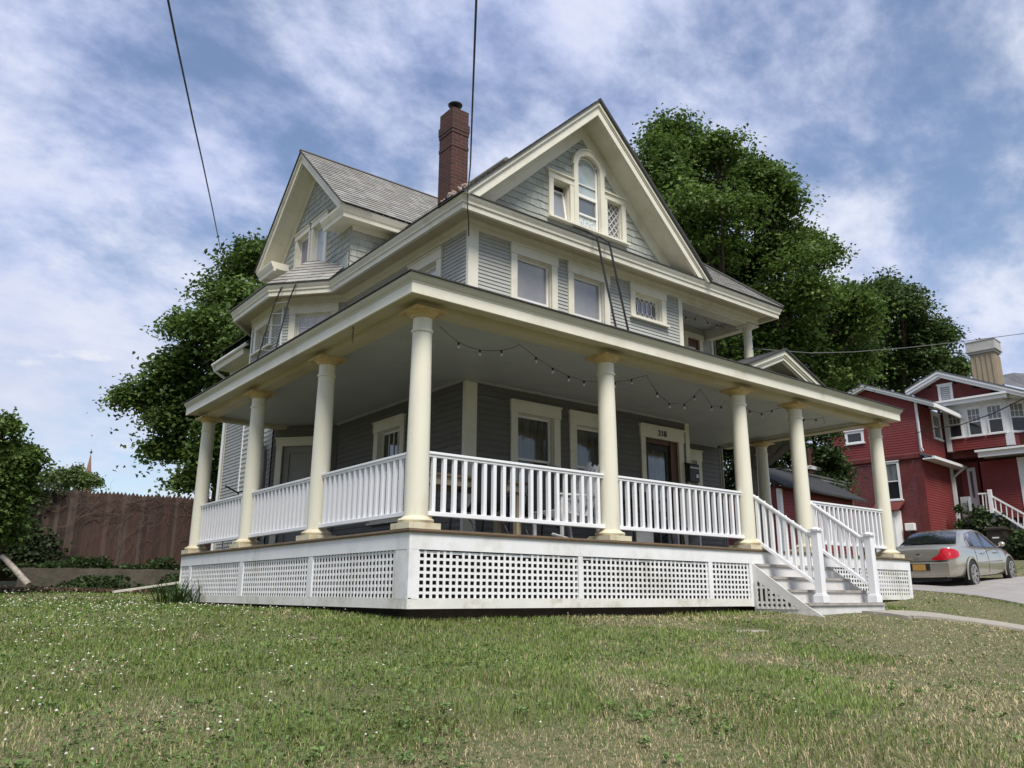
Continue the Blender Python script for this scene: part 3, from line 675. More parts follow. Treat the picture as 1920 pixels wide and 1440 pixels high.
# the casement stands tilted in its opening
ct, st = math.cos(R(9)), math.sin(R(9))
FT = lambda u, z, n=0.0: FF(u, 5.65+(z-5.65)*ct - n*st*0, -.02-(z-5.65)*st+n)
m = MB()
for q in ((3.905, 3.945, 5.65, 6.26), (4.225, 4.265, 5.65, 6.26), (3.945, 4.225, 5.65, 5.69), (3.945, 4.225, 6.22, 6.26)): m.lbox(FT, *q, -.03, 0)
m.build('sash', WIN, attic)
m = MB(); m.quad(*[FT(u, z, -.012) for u, z in ((3.94, 5.68), (4.23, 5.68), (4.23, 6.23), (3.94, 6.23))]); m.build('pane', glass_mat('tilted_pane', (.20, .22, .245), .05, (.27, .29, .31), 2), attic)

# --- main roof
e0, xr = (1.72, 1.80), 9.90
zf = lambda x: 5.213+SL*(x-1.72)
hip = (5.75, 6.03, zf(5.75)); gy = 1.80+(GX-1.72)/(5.75-1.72)*(6.03-1.80)
m = MB()
roof(m, [(1.72, 14, 5.213), (1.72, 1.80, 5.213), hip, (5.75, 9.6, hip[2])], w=(.2, .3)); 
roof(m, [(1.72, 1.79, 5.213), (GX, gy, zf(GX)), (GX, 1.79, zf(GX))], w=(.2, .3), base=((1.72, 14, 5.213), (1.72, 1.80, 5.213), hip))
m.poly([(1.70, 1.77, 5.20), (GX, 1.77, zf(GX)-.03), (GX, gy, zf(GX)-.03)])
xg = 2*GX-1.72; zr = lambda x: 5.213+SL*(xg-x)
m.poly([(xg+.0, 1.77, 5.20), (GX, 1.77, zf(GX)-.02), (GX, gy+.2, zf(GX)-.02)])
roof(m, [(xg, 1.80, 5.213), (xr, 1.80, 5.213), (6.3, 6.03, hip[2]), hip, (GX, gy, zf(GX))], w=(.2, .3))
m.poly([(xr, 1.80, 5.213), (xr, 12, 5.213), (6.3, 9.6, hip[2]), (6.3, 6.03, hip[2])])
m.build('main_roof', SLATE, house)
m = MB(); m.tube([(5.75, 5.98, hip[2]+.02), (5.75, 9.7, hip[2]+.02)], .09, 8); m.build('ridge_tiles', REDTILE, house)
m = MB(); m.beam((xg+.03, 1.78, 5.225), (GX+.0, 1.78, zf(GX)+.02), .05, .05); m.tube([(xr, 1.8, 5.23), (6.3, 6.03, hip[2])], .04, 6); m.build('roof_edge', ROLL, house)
m = MB()
P = [(1.95, 2.6), (2.5, 3.3), (3.1, 3.3), (3.1, 4.2), (2.5, 4.3), (1.9, 3.6)]
m.poly([(x, y, zf(x)+.055) for x, y in ((1.85, 2.9), (2.62, 3.36), (2.62, 3.5), (2.6, 4.0), (2.35, 4.3), (1.8, 4.6))]); m.build('chimney_flashing', COPPER, house)

# --- chimney
def brick_stack(name, x0, x1, y0, y1, levels, mat, parent):
    m = MB()
    for (g, z0, z1) in levels: m.box(x0-g, x1+g, y0-g, y1+g, z0, z1)
    return m.build(name, mat, parent)
ch = brick_stack('chimney', 2.6, 2.95, 3.5, 3.92, [(0, 5.6, 7.12), (.008, 7.12, 7.18), (0, 7.18, 7.40), (.010, 7.40, 7.47), (.018, 7.47, 7.62), (.0, 7.62, 7.9)], BRICK, house)
m = MB(); m.lathe([(.075, 7.9), (.075, 8.02), (.06, 8.03)], 16, (2.78, 3.7, 0)); m.lathe([(.05, 8.03), (.13, 8.08), (.135, 8.10), (.115, 8.11)], 20, (2.78, 3.7, 0)); m.build('chimney_pot', IRON, ch, smooth=40)
m = MB()
for i in range(14):
    x = 2.6+random.random()*.36; m.sphere((x, 3.49, zf(x)+random.uniform(.02, .12)), random.uniform(.02, .045), 6, 4)
for i in range(8):
    y = 3.5+random.random()*.3; m.sphere((2.59, y, zf(2.6)+random.uniform(.0, .1)), random.uniform(.02, .04), 6, 4)
m.build('chimney_mortar', MORT, ch)

# --- cross gable over the bay
DY, DZ, DH, DS = 8.28, 8.87, 2.28, .94
FD, _ = wallframe((HX, 0), (HX, -1))
m = MB()
poly = [(-10.1, 5.45), (-6.45, 5.45), (-6.45, 6.62), (-7.3, 7.42), (-DY, 8.36), (-9.26, 7.42), (-10.1, 6.62)]
dh = [(-9.27, -7.55, 5.9, 7.28)]
tiles(m, lambda u, v, n=0.0: FD(u, v, n), poly, .13, .1, .2, .013, dh, wob=.005); m.build('gable_wall', SHG, house)
FC, _ = wallframe((0, 6.45), (1, 6.45))
m = MB(); tiles(m, lambda u, v, n=0.0: FC(u, v, n), [(2.16, 5.5), (2.16, 6.57), (3.3, 6.57), (2.2, 5.5)], .13, .1, .2, .013, wob=.005, nm=3); m.build('cheek_wall', [SHG[2], SHG[0], SHG[1]], house)
rake(FD, -DY, DZ, DH, DS, .42, dv=.24, fr=.2)
DPROF = [(0, 6.5), (.02, 6.56), (.31, 6.56), (.31, 6.5), (.36, 6.5), (.365, 6.57), (.39, 6.6), (.43, 6.68), (.435, 6.72), (0, 6.72)]
m = MB(); m.sweep([(HX, 7.02), (HX, 6.45), (3.6, 6.45)], DPROF); m.build('cornice', CREAM, house)
m = MB(); m.sweep([(3.6, 10.1), (HX, 10.1), (HX, 9.6)], DPROF); m.build('cornice', CREAM, house)
m = MB(); m.box(HX+.01, 3.3, 6.425, 6.45, 6.44, 6.56); m.build('frieze_board', CREAM, house)
m = MB(); zd = DZ+.03; e = 2.30
xi = lambda z: 1.72+(z-5.213)/SL
roof(m, [(1.70, DY-e, zd-e*DS), (xi(zd-e*DS), DY-e, zd-e*DS), (xi(zd), DY, zd), (1.70, DY, zd)], ex=.155, w=(.17, .26))
roof(m, [(xi(zd-e*DS), DY+e, zd-e*DS), (1.70, DY+e, zd-e*DS), (1.70, DY, zd), (xi(zd), DY, zd)], ex=.155, w=(.17, .26)); m.build('gable_roof', SLATE, house)
m = MB(); m.tube([(1.68, DY, zd+.01), (xi(zd), DY, zd+.01)], .035, 6); m.build('ridge_cap', pm('dark_ridge', (.09, .085, .08)), house)
m = MB(); m.poly([(x, DY-e+.02 if k else DY-e-.05, zf(x)+.05) for x, k in ((xi(6.72)-.2, 0), (xi(6.72)+.1, 0))]+[(xi(zd)-.1, DY-.1, zf(xi(zd)-.1)+.05), (xi(6.72)-.05, DY-e+.2, zf(xi(6.72)-.05)+.05)]); m.build('valley_flashing', COPPER, house)
window(FD, -8.42, -7.57, 5.86, 7.30, None, glass=GL_BLUE, ca=.12, hd=.13)
window(FD, -9.26, -8.40, 5.86, 7.30, None, glass=PINKSH, meet=6.42, lower=GL_DARK, ca=.12, hd=.13)
m = MB(); m.lbox(FD, -10.1, -6.45, 5.30, 5.60, -.02, .0); m.build('gable_wall', SHG[0], house)
# bay roof
def off(path, d):
    P = [np.array(p, float) for p in path]; out = []
    for i in range(len(P)):
        ns = []
        for a, b in ((i-1, i), (i, i+1)):
            if 0 <= a and b < len(P):
                t = P[b]-P[a]; t /= np.linalg.norm(t); ns.append(np.array([t[1], -t[0]]))
        mm = ns[0] if len(ns) == 1 else (ns[0]+ns[1])/(1+ns[0]@ns[1]); out.append(P[i]+mm*d)
    return out
E = off(BAY+[(HX, HY)], .475)
m = MB(); zt = 5.72
roof(m, [(*E[2], 5.213), (*E[3], 5.213), (HX, 6.62, zt), (HX, 7.9, zt)], ex=.17, w=(.2, .32))
roof(m, [(*E[1], 5.213), (*E[2], 5.213), (HX, 7.9, zt), (HX, 8.8, zt)], ex=.17, w=(.2, .32))
roof(m, [(*E[0], 5.213), (*E[1], 5.213), (HX, 8.8, zt), (HX, 10.1, zt)], ex=.17, w=(.2, .32)); m.build('bay_roof', SLATE, house)
m = MB(); m.prism([(HX-.03, 6.46, 5.56), (HX-.03, 7.1, 5.74), (HX-.03, 6.46, 5.95)], (-.02, 0, 0)); m.prism([(HX-.02, 6.46, 5.70), (HX-.02, 9.9, 5.70), (HX-.02, 9.9, 5.80), (HX-.02, 6.46, 5.80)], (-.012, 0, 0)); m.build('bay_flashing', COPPER, house)
# --- small gable on the porch roof over the steps
FG, _ = wallframe((0, -.02), (1, -.02)); gx, gz, gh = 6.32, 3.06, 1.0; gs = (gz-2.64)/gh
rake(FG, gx, gz, gh, gs, .37, dv=.15, fr=.1)
m = MB(); tiles(m, lambda u, v, n=0.0: FG(u, v, n), [(gx-.9, 2.62), (gx+.9, 2.62), (gx, 2.98)], .1, .1, .2, .01, nm=1); m.quad(*[FG(u, z, -.005) for u, z in ((gx-.9, 2.62), (gx+.9, 2.62), (gx+.01, 3.0), (gx-.01, 3.0))]); m.build('gable_wall', SID_SHADE, house)
m = MB(); zz = gz+.03
roof(m, [(gx-gh-.03, 1.9, 2.63), (gx-gh-.03, -.42, 2.63), (gx, -.42, zz), (gx, 1.9, zz)], ex=.14, w=(.2, .32)); roof(m, [(gx+gh+.03, -.42, 2.63), (gx+gh+.03, 1.9, 2.63), (gx, 1.9, zz), (gx, -.42, zz)], ex=.14, w=(.2, .32)); m.build('gable_roof', SLATE, house)
# --- rear wing past the bay
FW, _ = wallframe((1.75, 0), (1.75, -1))
m = MB(); siding(m, FW, -9.68, -.85, 4.45, (), .075, u0=-11.6); m.box(1.77, 3, 11.6, 11.65, -.85, 4.45); m.build('wall', SID, house)
m = MB(); m.lbox(FW, -11.67, -11.58, -.85, 4.45, -.02, .022); m.build('corner_board', CREAM, house)
m = MB(); m.sweep([(1.75, 11.67), (1.75, 9.72)], [(0, 4.33), (.03, 4.33), (.035, 4.5), (.37, 4.5), (.37, 4.45), (.41, 4.45), (.44, 4.58), (0, 4.58)]); m.build('cornice', CREAM, house)
m = MB(); m.tube([(1.29, 9.4, 4.60), (1.29, 11.66, 4.60)], .04, 8); m.tube([(1.30, 11.62, 4.57), (1.34, 11.60, 4.46), (1.62, 11.6, 4.3), (1.68, 11.6, 4.2), (1.68, 11.6, -.8)], .033, 8); m.build('gutter', WIN, house)
m = MB(); m.prism([(1.27, 9.3, 4.60), (1.27, 9.3, 4.64), (2.6, 9.3, 5.3), (2.6, 9.3, 4.60)], (0, 2.4, 0)); m.build('wing_roof', ROLL, house)
# downspout and conduit on the bay
m = MB(); m.tube([(1.22, 8.05, 2.42), (1.24, 7.95, 2.2), (1.25, 7.72, 2.0), (1.25, 7.67, 1.8), (1.25, 7.67, -.8)], .04, 8); m.build('downspout', pm('grey_downspout', (.19, .17, .165)), house)
m = MB(); m.tube([(1.28, 8.0, 2.1), (1.28, 7.92, 1.98), (1.28, 7.9, 1.85), (1.28, 7.9, -.8)], .013, 6); m.build('conduit', WIN, house)
# ------------------------------------------------------------------ terrain
CP_ = [(-4.4, -7.2, -2.0), (-2.3, -4.55, -1.30), (-3.85, -3.4, -1.28), (-.65, -5.75, -1.32), (-1.2, -2.6, -1.08), (-.2, -.3, -.925), (1.2, -.35, -.93), (2.5, -.35, -.925), (4.5, -.35, -.90), (5.4, -.4, -.875), (6.4, -1.3, -.89), (7.4, -1.25, -.87),
       (-.25, 2, -.87), (-.25, 4.5, -.845), (-.25, 7.2, -.80), (2, 4, -.95), (6, 1.5, -.9), (9.9, -.25, -.70), (9.9, 2.5, -.62), (8.0, -1.05, -.86), (8.7, -1.56, -.97), (9.4, -2.06, -1.12), (10.8, -.6, -.74), (11.8, -.1, -.625), (12.9, .35, -.605), (11.2, -2.4, -1.12), (14, -1.5, -.95),
       (3, -3.6, -1.2), (6, -4.5, -1.35), (10, -6, -1.6), (-8, -3, -1.5), (-4, 2, -.97), (-6, 5, -1.0), (-3, 6.5, -.80), (-2.3, 9.0, -.70), (-1.2, 11, -.655), (-5, 11, -.72), (.5, 10.5, -.66), (1.0, 12, -.62), (-9, 12, -.7),
       (-1.5, 13.6, -.50), (1.1, 11.9, -.50), (-3.5, 13.0, -.45), (-2.4, 16, .05), (2, 15, .05), (-6, 18, .3), (4, 20, .1), (0, 30, .3), (-20, 25, .2),
       (14, .9, -.56), (16.2, 2.9, -.42), (17.4, 2.0, -.425), (18.1, 1.4, -.33), (20, 3, -.2), (24, 2, .1), (24, 0, .45), (28, 3, .6), (34, 6, .8), (40, 2, .9), (30, -4, .0), (20, -4, -.7), (12, 6, -.35), (11, 14, 0), (22, 12, .4), (35, 15, .8),
       (60, 30, 1.0), (100, 60, 0), (60, -20, -.5), (100, -60, -2), (0, 70, .3), (-60, 60, -1), (-60, 0, -2), (-60, -60, -3), (0, -40, -3), (0, -100, -3), (60, -100, -3), (-150, 150, -3), (150, 150, -2), (0, 160, -2), (160, 0, -2), (-150, -150, -3), (150, -150, -3)]
_cp = np.array(CP_, float)
def _phi(r): return np.sqrt(r*r+.6)
_K = _phi(np.linalg.norm(_cp[:, None, :2]-_cp[None, :, :2], axis=2)) - np.eye(len(_cp))*.12
_w = np.linalg.solve(_K, _cp[:, 2]+.85)
def ground(x, y):
    x = np.atleast_1d(np.asarray(x, float)); y = np.atleast_1d(np.asarray(y, float))
    z = np.full(x.shape, -.85)
    for i in range(len(_cp)): z += _w[i]*_phi(np.hypot(x-_cp[i, 0], y-_cp[i, 1]))
    r = np.hypot(x, y); k = np.clip((r-100)/60, 0, 1)
    z = z*(1-k)+(-3.0)*k
    z = np.maximum(z, -4)
    return z + .012*np.sin(x*2.3+1.3*np.sin(y*1.1))*np.sin(y*2.7+.7*np.sin(x*1.7)) + .02*np.sin(x*.7+y*.9)
def gz(x, y): return float(ground(x, y)[0])
gs_ = np.concatenate([-np.geomspace(16, 320, 40)[::-1], np.linspace(-15.8, 29.8, 190), np.geomspace(30, 330, 40)])
gyy = np.concatenate([-np.geomspace(12, 320, 40)[::-1], np.linspace(-11.8, 23.8, 150), np.geomspace(24, 330, 40)])
nx, ny = len(gs_), len(gyy)
X, Y = np.meshgrid(gs_, gyy)
Z = ground(X.ravel(), Y.ravel())
def val_noise(x, y, s, seed):              # smooth value noise for where the lawn is dry, bare or full of clover
    g = np.random.RandomState(seed).rand(64, 64)
    u, v = (x/s) % 64, (y/s) % 64; i, j = u.astype(int), v.astype(int); fu, fv = u-i, v-j
    fu = fu*fu*(3-2*fu); fv = fv*fv*(3-2*fv); i1, j1 = (i+1) % 64, (j+1) % 64
    return g[i, j]*(1-fu)*(1-fv)+g[i1, j]*fu*(1-fv)+g[i, j1]*(1-fu)*fv+g[i1, j1]*fu*fv
def fbm(x, y, s, seed): return (val_noise(x, y, s, seed)*.5+val_noise(x+7.3, y+3.1, s/2.1, seed+1)*.3+val_noise(x+1.7, y+9.2, s/4.3, seed+2)*.2)
DRY = [(*on(px, py, (-1.5, -3.5, -1.2), (.09, .1, 1))[:2], r_, a) for px, py, r_, a in ((1560, 1360, .75, .30), (1330, 1400, .5, .2), (1830, 1330, .7, .2), (620, 1330, .45, .22), (240, 1425, .45, .28), (1380, 1240, .5, .14), (880, 1200, .5, .12), (1700, 1230, .6, .14))]
def dryness(x, y):
    d = fbm(x+50, y+50, 1.5, 5)*1.25+.08
    # worn band along the street end of the lawn
    s = (x-CAM[0])*math.cos(YAW)+(y-CAM[1])*math.sin(YAW); l = (x-CAM[0])*math.sin(YAW)-(y-CAM[1])*math.cos(YAW)
    d += .16*np.clip((4.9-s)/2.0, 0, 1) + .10*np.clip((l-.8)/3, 0, 1) - .16*np.clip((s-7)/1.5, 0, 1)*np.clip((2-l)/2, 0, 1)
    for cx2, cy2, r_, a in DRY: d += a*np.exp(-((x-cx2)**2+(y-cy2)**2)/r_**2)
    return np.clip((d-.60)*3.6, 0, 1)
idx = np.arange(nx*ny).reshape(ny, nx)
fq = np.stack([idx[:-1, :-1], idx[:-1, 1:], idx[1:, 1:], idx[1:, :-1]], -1).reshape(-1, 4)
LAWN = pm('lawn_soil', (.070, .092, .034), (.175, .155, .085), 34, .95, 1.0, 60, c3=(.16, .14, .085), s3=5, lo=.4, hi=.62)
lawn = np_mesh('ground', np.stack([X.ravel(), Y.ravel(), Z], 1), fq.ravel(), np.full(len(fq), 4), LAWN, smooth=True)
tag(lawn, 'sloping lawn ground round the grey house', None, kind='structure')

def drape(name, outline_fn, nu, nv, lift, mat, label, thick=0.0):
    V = []; F = []
    for i in range(nu+1):
        for j in range(nv+1):
            x, y = outline_fn(i/nu, j/nv); V.append((x, y, gz(x, y)+lift))
    for i in range(nu):
        for j in range(nv):
            a = i*(nv+1)+j; F.append((a, a+nv+1, a+nv+2, a+1))
    m = MB(); m.add(V, F)
    ring_ = [i*(nv+1) for i in range(nu+1)]+[nu*(nv+1)+j for j in range(1, nv+1)]+[i*(nv+1)+nv for i in range(nu-1, -1, -1)]+[j for j in range(nv-1, 0, -1)]
    k = len(V); m.v += [(V[q][0], V[q][1], V[q][2]-.12-lift) for q in ring_]
    for t in range(len(ring_)): m.f.append((ring_[t], ring_[(t+1) % len(ring_)], k+(t+1) % len(ring_), k+t)); m.mi.append(0)
    o = m.build(name, mat); tag(o, label, None, kind='structure'); return o
def strip(pts, w):
    P = [np.array(p, float) for p in pts]; L = [0]
    for a, b in zip(P[:-1], P[1:]): L.append(L[-1]+np.linalg.norm(b-a))
    def f(s, t):
        d = s*L[-1]; i = min(max(np.searchsorted(L, d)-1, 0), len(P)-2); a, b = P[i], P[i+1]; u = (d-L[i])/(L[i+1]-L[i]); c = a+(b-a)*u
        n = (b-a)/np.linalg.norm(b-a); n = np.array([-n[1], n[0]]); return tuple(c+n*(t-.5)*w)
    return f
drape('driveway', lambda s, t: (12.55+s*8.3, -1.45+s*.9+t*6.0), 40, 14, .03, DRIVE, 'pale concrete driveway under the parked car')
WALK = [(6.6, -1.42), (7.4, -1.36), (8.4, -1.5), (9.1, -1.88), (10.2, -2.7), (12, -4.2)]
drape('front_walk', strip(WALK[:4]+WALK[4:], .62), 30, 5, .035, WALKM, 'pale concrete walk leading away from the porch steps')
STN = (3.15, -1.75)
m = MB(); k = 11
pts = [(STN[0]+.27*math.cos(2*math.pi*i/k)*random.uniform(.7, 1.15), STN[1]+.15*math.sin(2*math.pi*i/k)*random.uniform(.7, 1.15)) for i in range(k)]
zc = gz(*STN); m.prism([(x, y, zc-.05) for x, y in pts], (0, 0, .053)); o = m.build('stepping_stone', WALKM, bevel=.01); tag(o, 'flat pale stone half sunk in the lawn before the steps', 'stone')
# ------------------------------------------------------------------ foliage
LEAF = attr_mat('leaf', .5, .38, .3)
GRASSM = attr_mat('grass_blade', .55, .25, .25)
BARK = pm('tree_bark', (.09, .075, .06), (.055, .045, .036), 5, .95, .7, 20, stretch=(3, 3, .6))
def unit(v): return v/np.maximum(1e-9, np.linalg.norm(v, axis=1, keepdims=True))
def leaf_mesh(name, P, Nn, size, tint, mat, parent=None, rstate=None, aspect=.75):
    """P points, Nn normals: each leaf is a folded five-cornered blade"""
    q = rstate or rs; n = len(P)
    a = unit(q.normal(size=(n, 3))); U = unit(np.cross(Nn, a)); V = np.cross(Nn, U); s = size[:, None]
    fold = Nn*s*.16
    v0 = P-U*s*.5; v1 = P+V*s*aspect*.5+fold-U*s*.08; v2 = P+U*s*.55-fold*.6; v3 = P-V*s*aspect*.5+fold-U*s*.08; v4 = P
    V_ = np.stack([v0, v1, v2, v3], 1).reshape(-1, 3)
    b = np.arange(n)[:, None]*4
    F = np.concatenate([b+0, b+3, b+2, b+0, b+2, b+1], 1).reshape(-1)
    return np_mesh(name, V_, F, np.full(2*n, 3), mat, np.repeat(tint, 4, axis=0), parent)
def crown_points(clumps, per_m2, leaves, cr, flat, q, shell=.8):
    """clumps (centre, radius): twig sprays on and under the clump's skin, leaves in flat tiers on each spray"""
    PP_, NN_, CC_, KK_ = [], [], [], []
    lobes = []
    for c, r in clumps:                      # every bough carries smaller lobes, light on top and hollow below
        nl = 11; dd = unit(q.normal(size=(nl, 3))); dd[:, 2] = dd[:, 2]*.8+.1
        lobes += [(np.array(c)+dd[i]*r*q.uniform(.45, .85), r*q.uniform(.26, .44)) for i in range(nl)]
        lobes.append((np.array(c), r*.66))
    for c, r in lobes:
        k = max(3, int(per_m2*r*r*.62))
        d = unit(q.normal(size=(k, 3))); d[:, 2] = d[:, 2]*.75+.35; d = unit(d)
        rad = r*np.where(q.rand(k) < shell, .70+.62*q.rand(k)**2.2, .25+.6*q.rand(k))[:, None]
        cc = np.array(c)+d*rad*np.array([1, 1, .85])
        m = q.poisson(leaves, k)+6
        idx = np.repeat(np.arange(k), m)
        g = q.normal(size=(len(idx), 3))*cr*np.array([1, 1, flat]); g = g*(.7+.6*q.rand(k))[idx][:, None]
        p = cc[idx]+g
        p[:, 2] -= .35*(g[:, 0]**2+g[:, 1]**2)/cr*.5
        nn = unit(d[idx]*.55+np.array([0, 0, .8])+q.normal(size=(len(idx), 3))*.55)
        PP_.append(p); NN_.append(nn); CC_.append((.8+.4*q.rand(k))[idx]); KK_.append(np.full(len(idx), q.uniform(-1, 1)))
    return np.concatenate(PP_), np.concatenate(NN_), np.concatenate(CC_), np.concatenate(KK_)
def tree(name, label, cat, base, clumps, trunk_r, col, col2, leaf, per_m2, leaves, cr, flat=.45, seed=1, group=None, fork=.35, limbs=True):
    q = np.random.RandomState(seed); t = empty(name, base); tag(t, label, cat, group)
    P, Nn, cc, kk = crown_points(clumps, per_m2, leaves, cr, flat, q)
    n = len(P); u = np.clip(q.normal(.45, .25, n)+kk*.14, 0, 1)[:, None]
    tint = (np.array(col)*(1-u)+np.array(col2)*u)*cc[:, None]*(.85+.3*q.rand(n))[:, None]
    leaf_mesh('crown', P, Nn, leaf*(.7+.6*q.rand(n)), tint, LEAF, t, q)
    m = MB(); b = np.array(base, float); C = np.array([c for c, r in clumps]); top = C.mean(0)
    f = b+(top-b)*fork; f[:2] = b[:2]+(top[:2]-b[:2])*.3
    ks = [b+(f-b)*s+q.normal(size=3)*trunk_r*.25*(0 < s < 1) for s in (0, .3, .65, 1)]
    m.tube(ks, [trunk_r*1.25, trunk_r, trunk_r*.9, trunk_r*.8], 12)
    if limbs:
        for c, r in clumps:
            c = np.array(c); mid = f+(c-f)*.5+q.normal(size=3)*r*.15; mid[2] -= .1*np.linalg.norm(c-f)
            m.tube([f-(f-b)*.08, mid, c], [trunk_r*.5, trunk_r*.26, trunk_r*.09], 6)
            for _ in range(4):
                e = c+unit(q.normal(size=(1, 3)))[0]*r*.9; m.tube([mid+(c-mid)*.6, (c+e)/2+q.normal(size=3)*r*.08, e], [trunk_r*.12, trunk_r*.07, trunk_r*.03], 5)
    m.build('trunk', BARK, t); return t
def C_(lst, D, seed=3, spread=.5):
    q = np.random.RandomState(seed); return [(at(px, py, D+q.uniform(-1, 1)*spread*r_/1502*D*2), r_/1502*D) for px, py, r_ in lst]
G1, G2 = (.040, .084, .019), (.165, .255, .054)
D = 27
big = C_([(1262, 258, 46), (1300, 285, 52), (1232, 310, 60), (1348, 285, 42), (1290, 345, 75), (1385, 340, 58), (1432, 335, 40), (1240, 400, 70), (1340, 420, 85), (1430, 405, 62), (1462, 372, 32), (1300, 500, 85), (1395, 500, 85), (1472, 460, 55), (1510, 455, 38), (1535, 480, 34), (1480, 540, 70), (1400, 590, 80), (1540, 560, 55), (1590, 560, 40), (1480, 630, 70), (1560, 625, 60), (1615, 600, 34), (1420, 670, 60), (1530, 690, 50), (1590, 680, 40), (1380, 640, 60), (1330, 580, 70)], D, 3, .9)
tree('maple_tree', 'tall broad green maple rising behind the right side of the grey house', 'tree', (*at(1400, 1000, 28)[:2], .1), big, .42, G1, G2, .125, 44, 58, .33, .30, 21, 'trees round the houses')
dk = C_([(1610, 575, 45), (1660, 560, 48), (1700, 575, 45), (1640, 630, 60), (1710, 635, 55), (1755, 625, 38), (1620, 690, 55), (1690, 695, 55), (1750, 680, 45), (1788, 690, 20), (1590, 640, 50), (1580, 720, 50), (1660, 545, 28)], 50, 5, .8)
tree('maple_tree', 'dark round maple behind the red house, right of the tall one', 'tree', (*at(1685, 1000, 50)[:2], .8), dk, .45, (.032, .06, .018), (.10, .155, .04), .22, 20, 46, .5, .45, 22, 'trees round the houses')
lf = C_([(480, 470, 34), (447, 500, 42), (410, 550, 45), (470, 560, 60), (510, 560, 40), (385, 610, 38), (345, 612, 24), (430, 630, 62), (360, 670, 48), (315, 690, 34), (410, 710, 55), (330, 735, 45), (275, 735, 30), (246, 742, 16), (370, 775, 48), (320, 790, 30), (410, 820, 50), (340, 835, 30), (306, 840, 16), (392, 880, 34), (360, 895, 20), (430, 880, 36), (470, 640, 50), (460, 720, 50)], 22, 8, .8)
tree('ash_tree', 'open branched green tree behind the left end of the porch', 'tree', (*at(420, 1040, 23)[:2], .1), lf, .26, (.044, .088, .022), (.155, .24, .052), .125, 50, 34, .26, .5, 23, 'trees round the houses', .5)
ed = C_([(6, 795, 16), (-20, 830, 36), (32, 845, 18), (60, 852, 11), (10, 880, 26), (46, 880, 13), (-25, 890, 46), (12, 925, 28), (40, 910, 12), (18, 955, 22), (-14, 970, 44), (10, 1000, 26)], 14, 9, .6)
tree('small_tree', 'small leafy tree at the left edge, overhanging the picket fence', 'tree', (*at(-10, 1080, 14.4)[:2], -.45), ed, .07, (.050, .092, .025), (.17, .26, .06), .075, 85, 26, .13, .5, 24, 'trees round the houses', .5)
sp_ = C_([(92, 897, 12), (110, 890, 12), (128, 893, 14), (145, 884, 12), (160, 897, 12), (175, 902, 8), (120, 905, 18), (150, 908, 18)], 21, 10, .6)
tree('young_tree', 'thin pale green sapling looking over the fence beside the spire', 'tree', (*at(130, 1050, 21.5)[:2], .2), sp_, .04, (.09, .14, .05), (.19, .27, .09), .075, 40, 10, .12, .5, 25, 'trees round the houses', .6)
ud = C_([(1395, 820, 34), (1440, 800, 40), (1420, 870, 40), (1470, 840, 34), (1450, 900, 36), (1500, 850, 30), (1548, 850, 14), (1540, 805, 22), (1510, 800, 30), (1556, 892, 20), (1562, 872, 12), (1540, 905, 24), (1480, 960, 40), (1400, 930, 40), (1362, 850, 30), (1370, 900, 36), (1355, 800, 40), (1385, 960, 34), (1420, 830, 40)], 37, 11, .7)
tree('shrub', 'dark leafy thicket seen through the porch beside the little red shed', 'shrub', (*at(1450, 1000, 37)[:2], .3), ud, .09, (.022, .04, .014), (.07, .115, .03), .17, 30, 30, .34, .5, 26, None, .4)

# ------------------------------------------------------------------ lawn
def in_poly(x, y, poly):
    c = np.zeros(len(x), bool); k = len(poly)
    for i in range(k):
        (x0, y0), (x1, y1) = poly[i], poly[(i+1) % k]
        if y0 == y1: continue
        c ^= ((y0 > y) != (y1 > y)) & (x < (x1-x0)*(y-y0)/(y1-y0)+x0)
    return c
wl = [np.array(p) for p in WALK]
def near_walk(x, y, d):
    o = np.zeros(len(x), bool)
    for a, b in zip(wl[:-1], wl[1:]):
        t = np.clip(((x-a[0])*(b[0]-a[0])+(y-a[1])*(b[1]-a[1]))/((b-a)@(b-a)), 0, 1)
        o |= np.hypot(x-a[0]-t*(b[0]-a[0]), y-a[1]-t*(b[1]-a[1])) < d
    return o
def lawn_ok(x, y):
    bad = ((x > -.10) & (x < 9.95) & (y > -.10) & (y < 14)) | ((x > 5.5) & (x < 7.45) & (y > -1.08) & (y < 0)) | near_walk(x, y, .29)
    s = (x-12.55)/8.3; t = (y+1.45-s*.9)/6
    bad |= (s > 0) & (s < 1) & (t > 0) & (t < 1)
    bad |= np.hypot((x-STN[0])/.27, (y-STN[1])/.15) < .8
    bad |= (y > 12.6-.36*x) & (x < 4)
    return ~bad
def lawn_points(n, d0, d1, seed, half=R(44)):
    q = np.random.RandomState(seed)
    d = np.exp(q.uniform(math.log(d0), math.log(d1), n)); a = YAW+q.uniform(-half, half, n)
    x, y = CAM[0]+d*np.cos(a), CAM[1]+d*np.sin(a); k = lawn_ok(x, y)
    return x[k], y[k], d[k], q
x, y, d, q = lawn_points(460000, 2.5, 33, 40)
dry = dryness(x, y); thin = q.rand(len(x)) < (1-.30*dry)*(.6+.9*np.clip(fbm(x+5, y+8, .3, 91), 0, .5)); x, y, d, dry = x[thin], y[thin], d[thin], dry[thin]
n = len(x); z = ground(x, y)
tuft = fbm(x+20, y+20, .35, 9); tall = fbm(x+10, y, .9, 14)
h = (.022+.038*np.clip(tuft-.25, 0, 1)+.03*np.clip(tall-.5, 0, 1)*2)*(.55+.9*q.rand(n))*(1-.35*dry)
edge = ((x > -.9) & (x < 5.6) & (y > -.75) & (y < 0)) | ((x > -.75) & (x < 0) & (y > 0) & (y < 7.5)); h = np.where(edge, h*1.25+.01, h)
wd = np.maximum(.0028, .0009*d)*(.7+.7*q.rand(n))
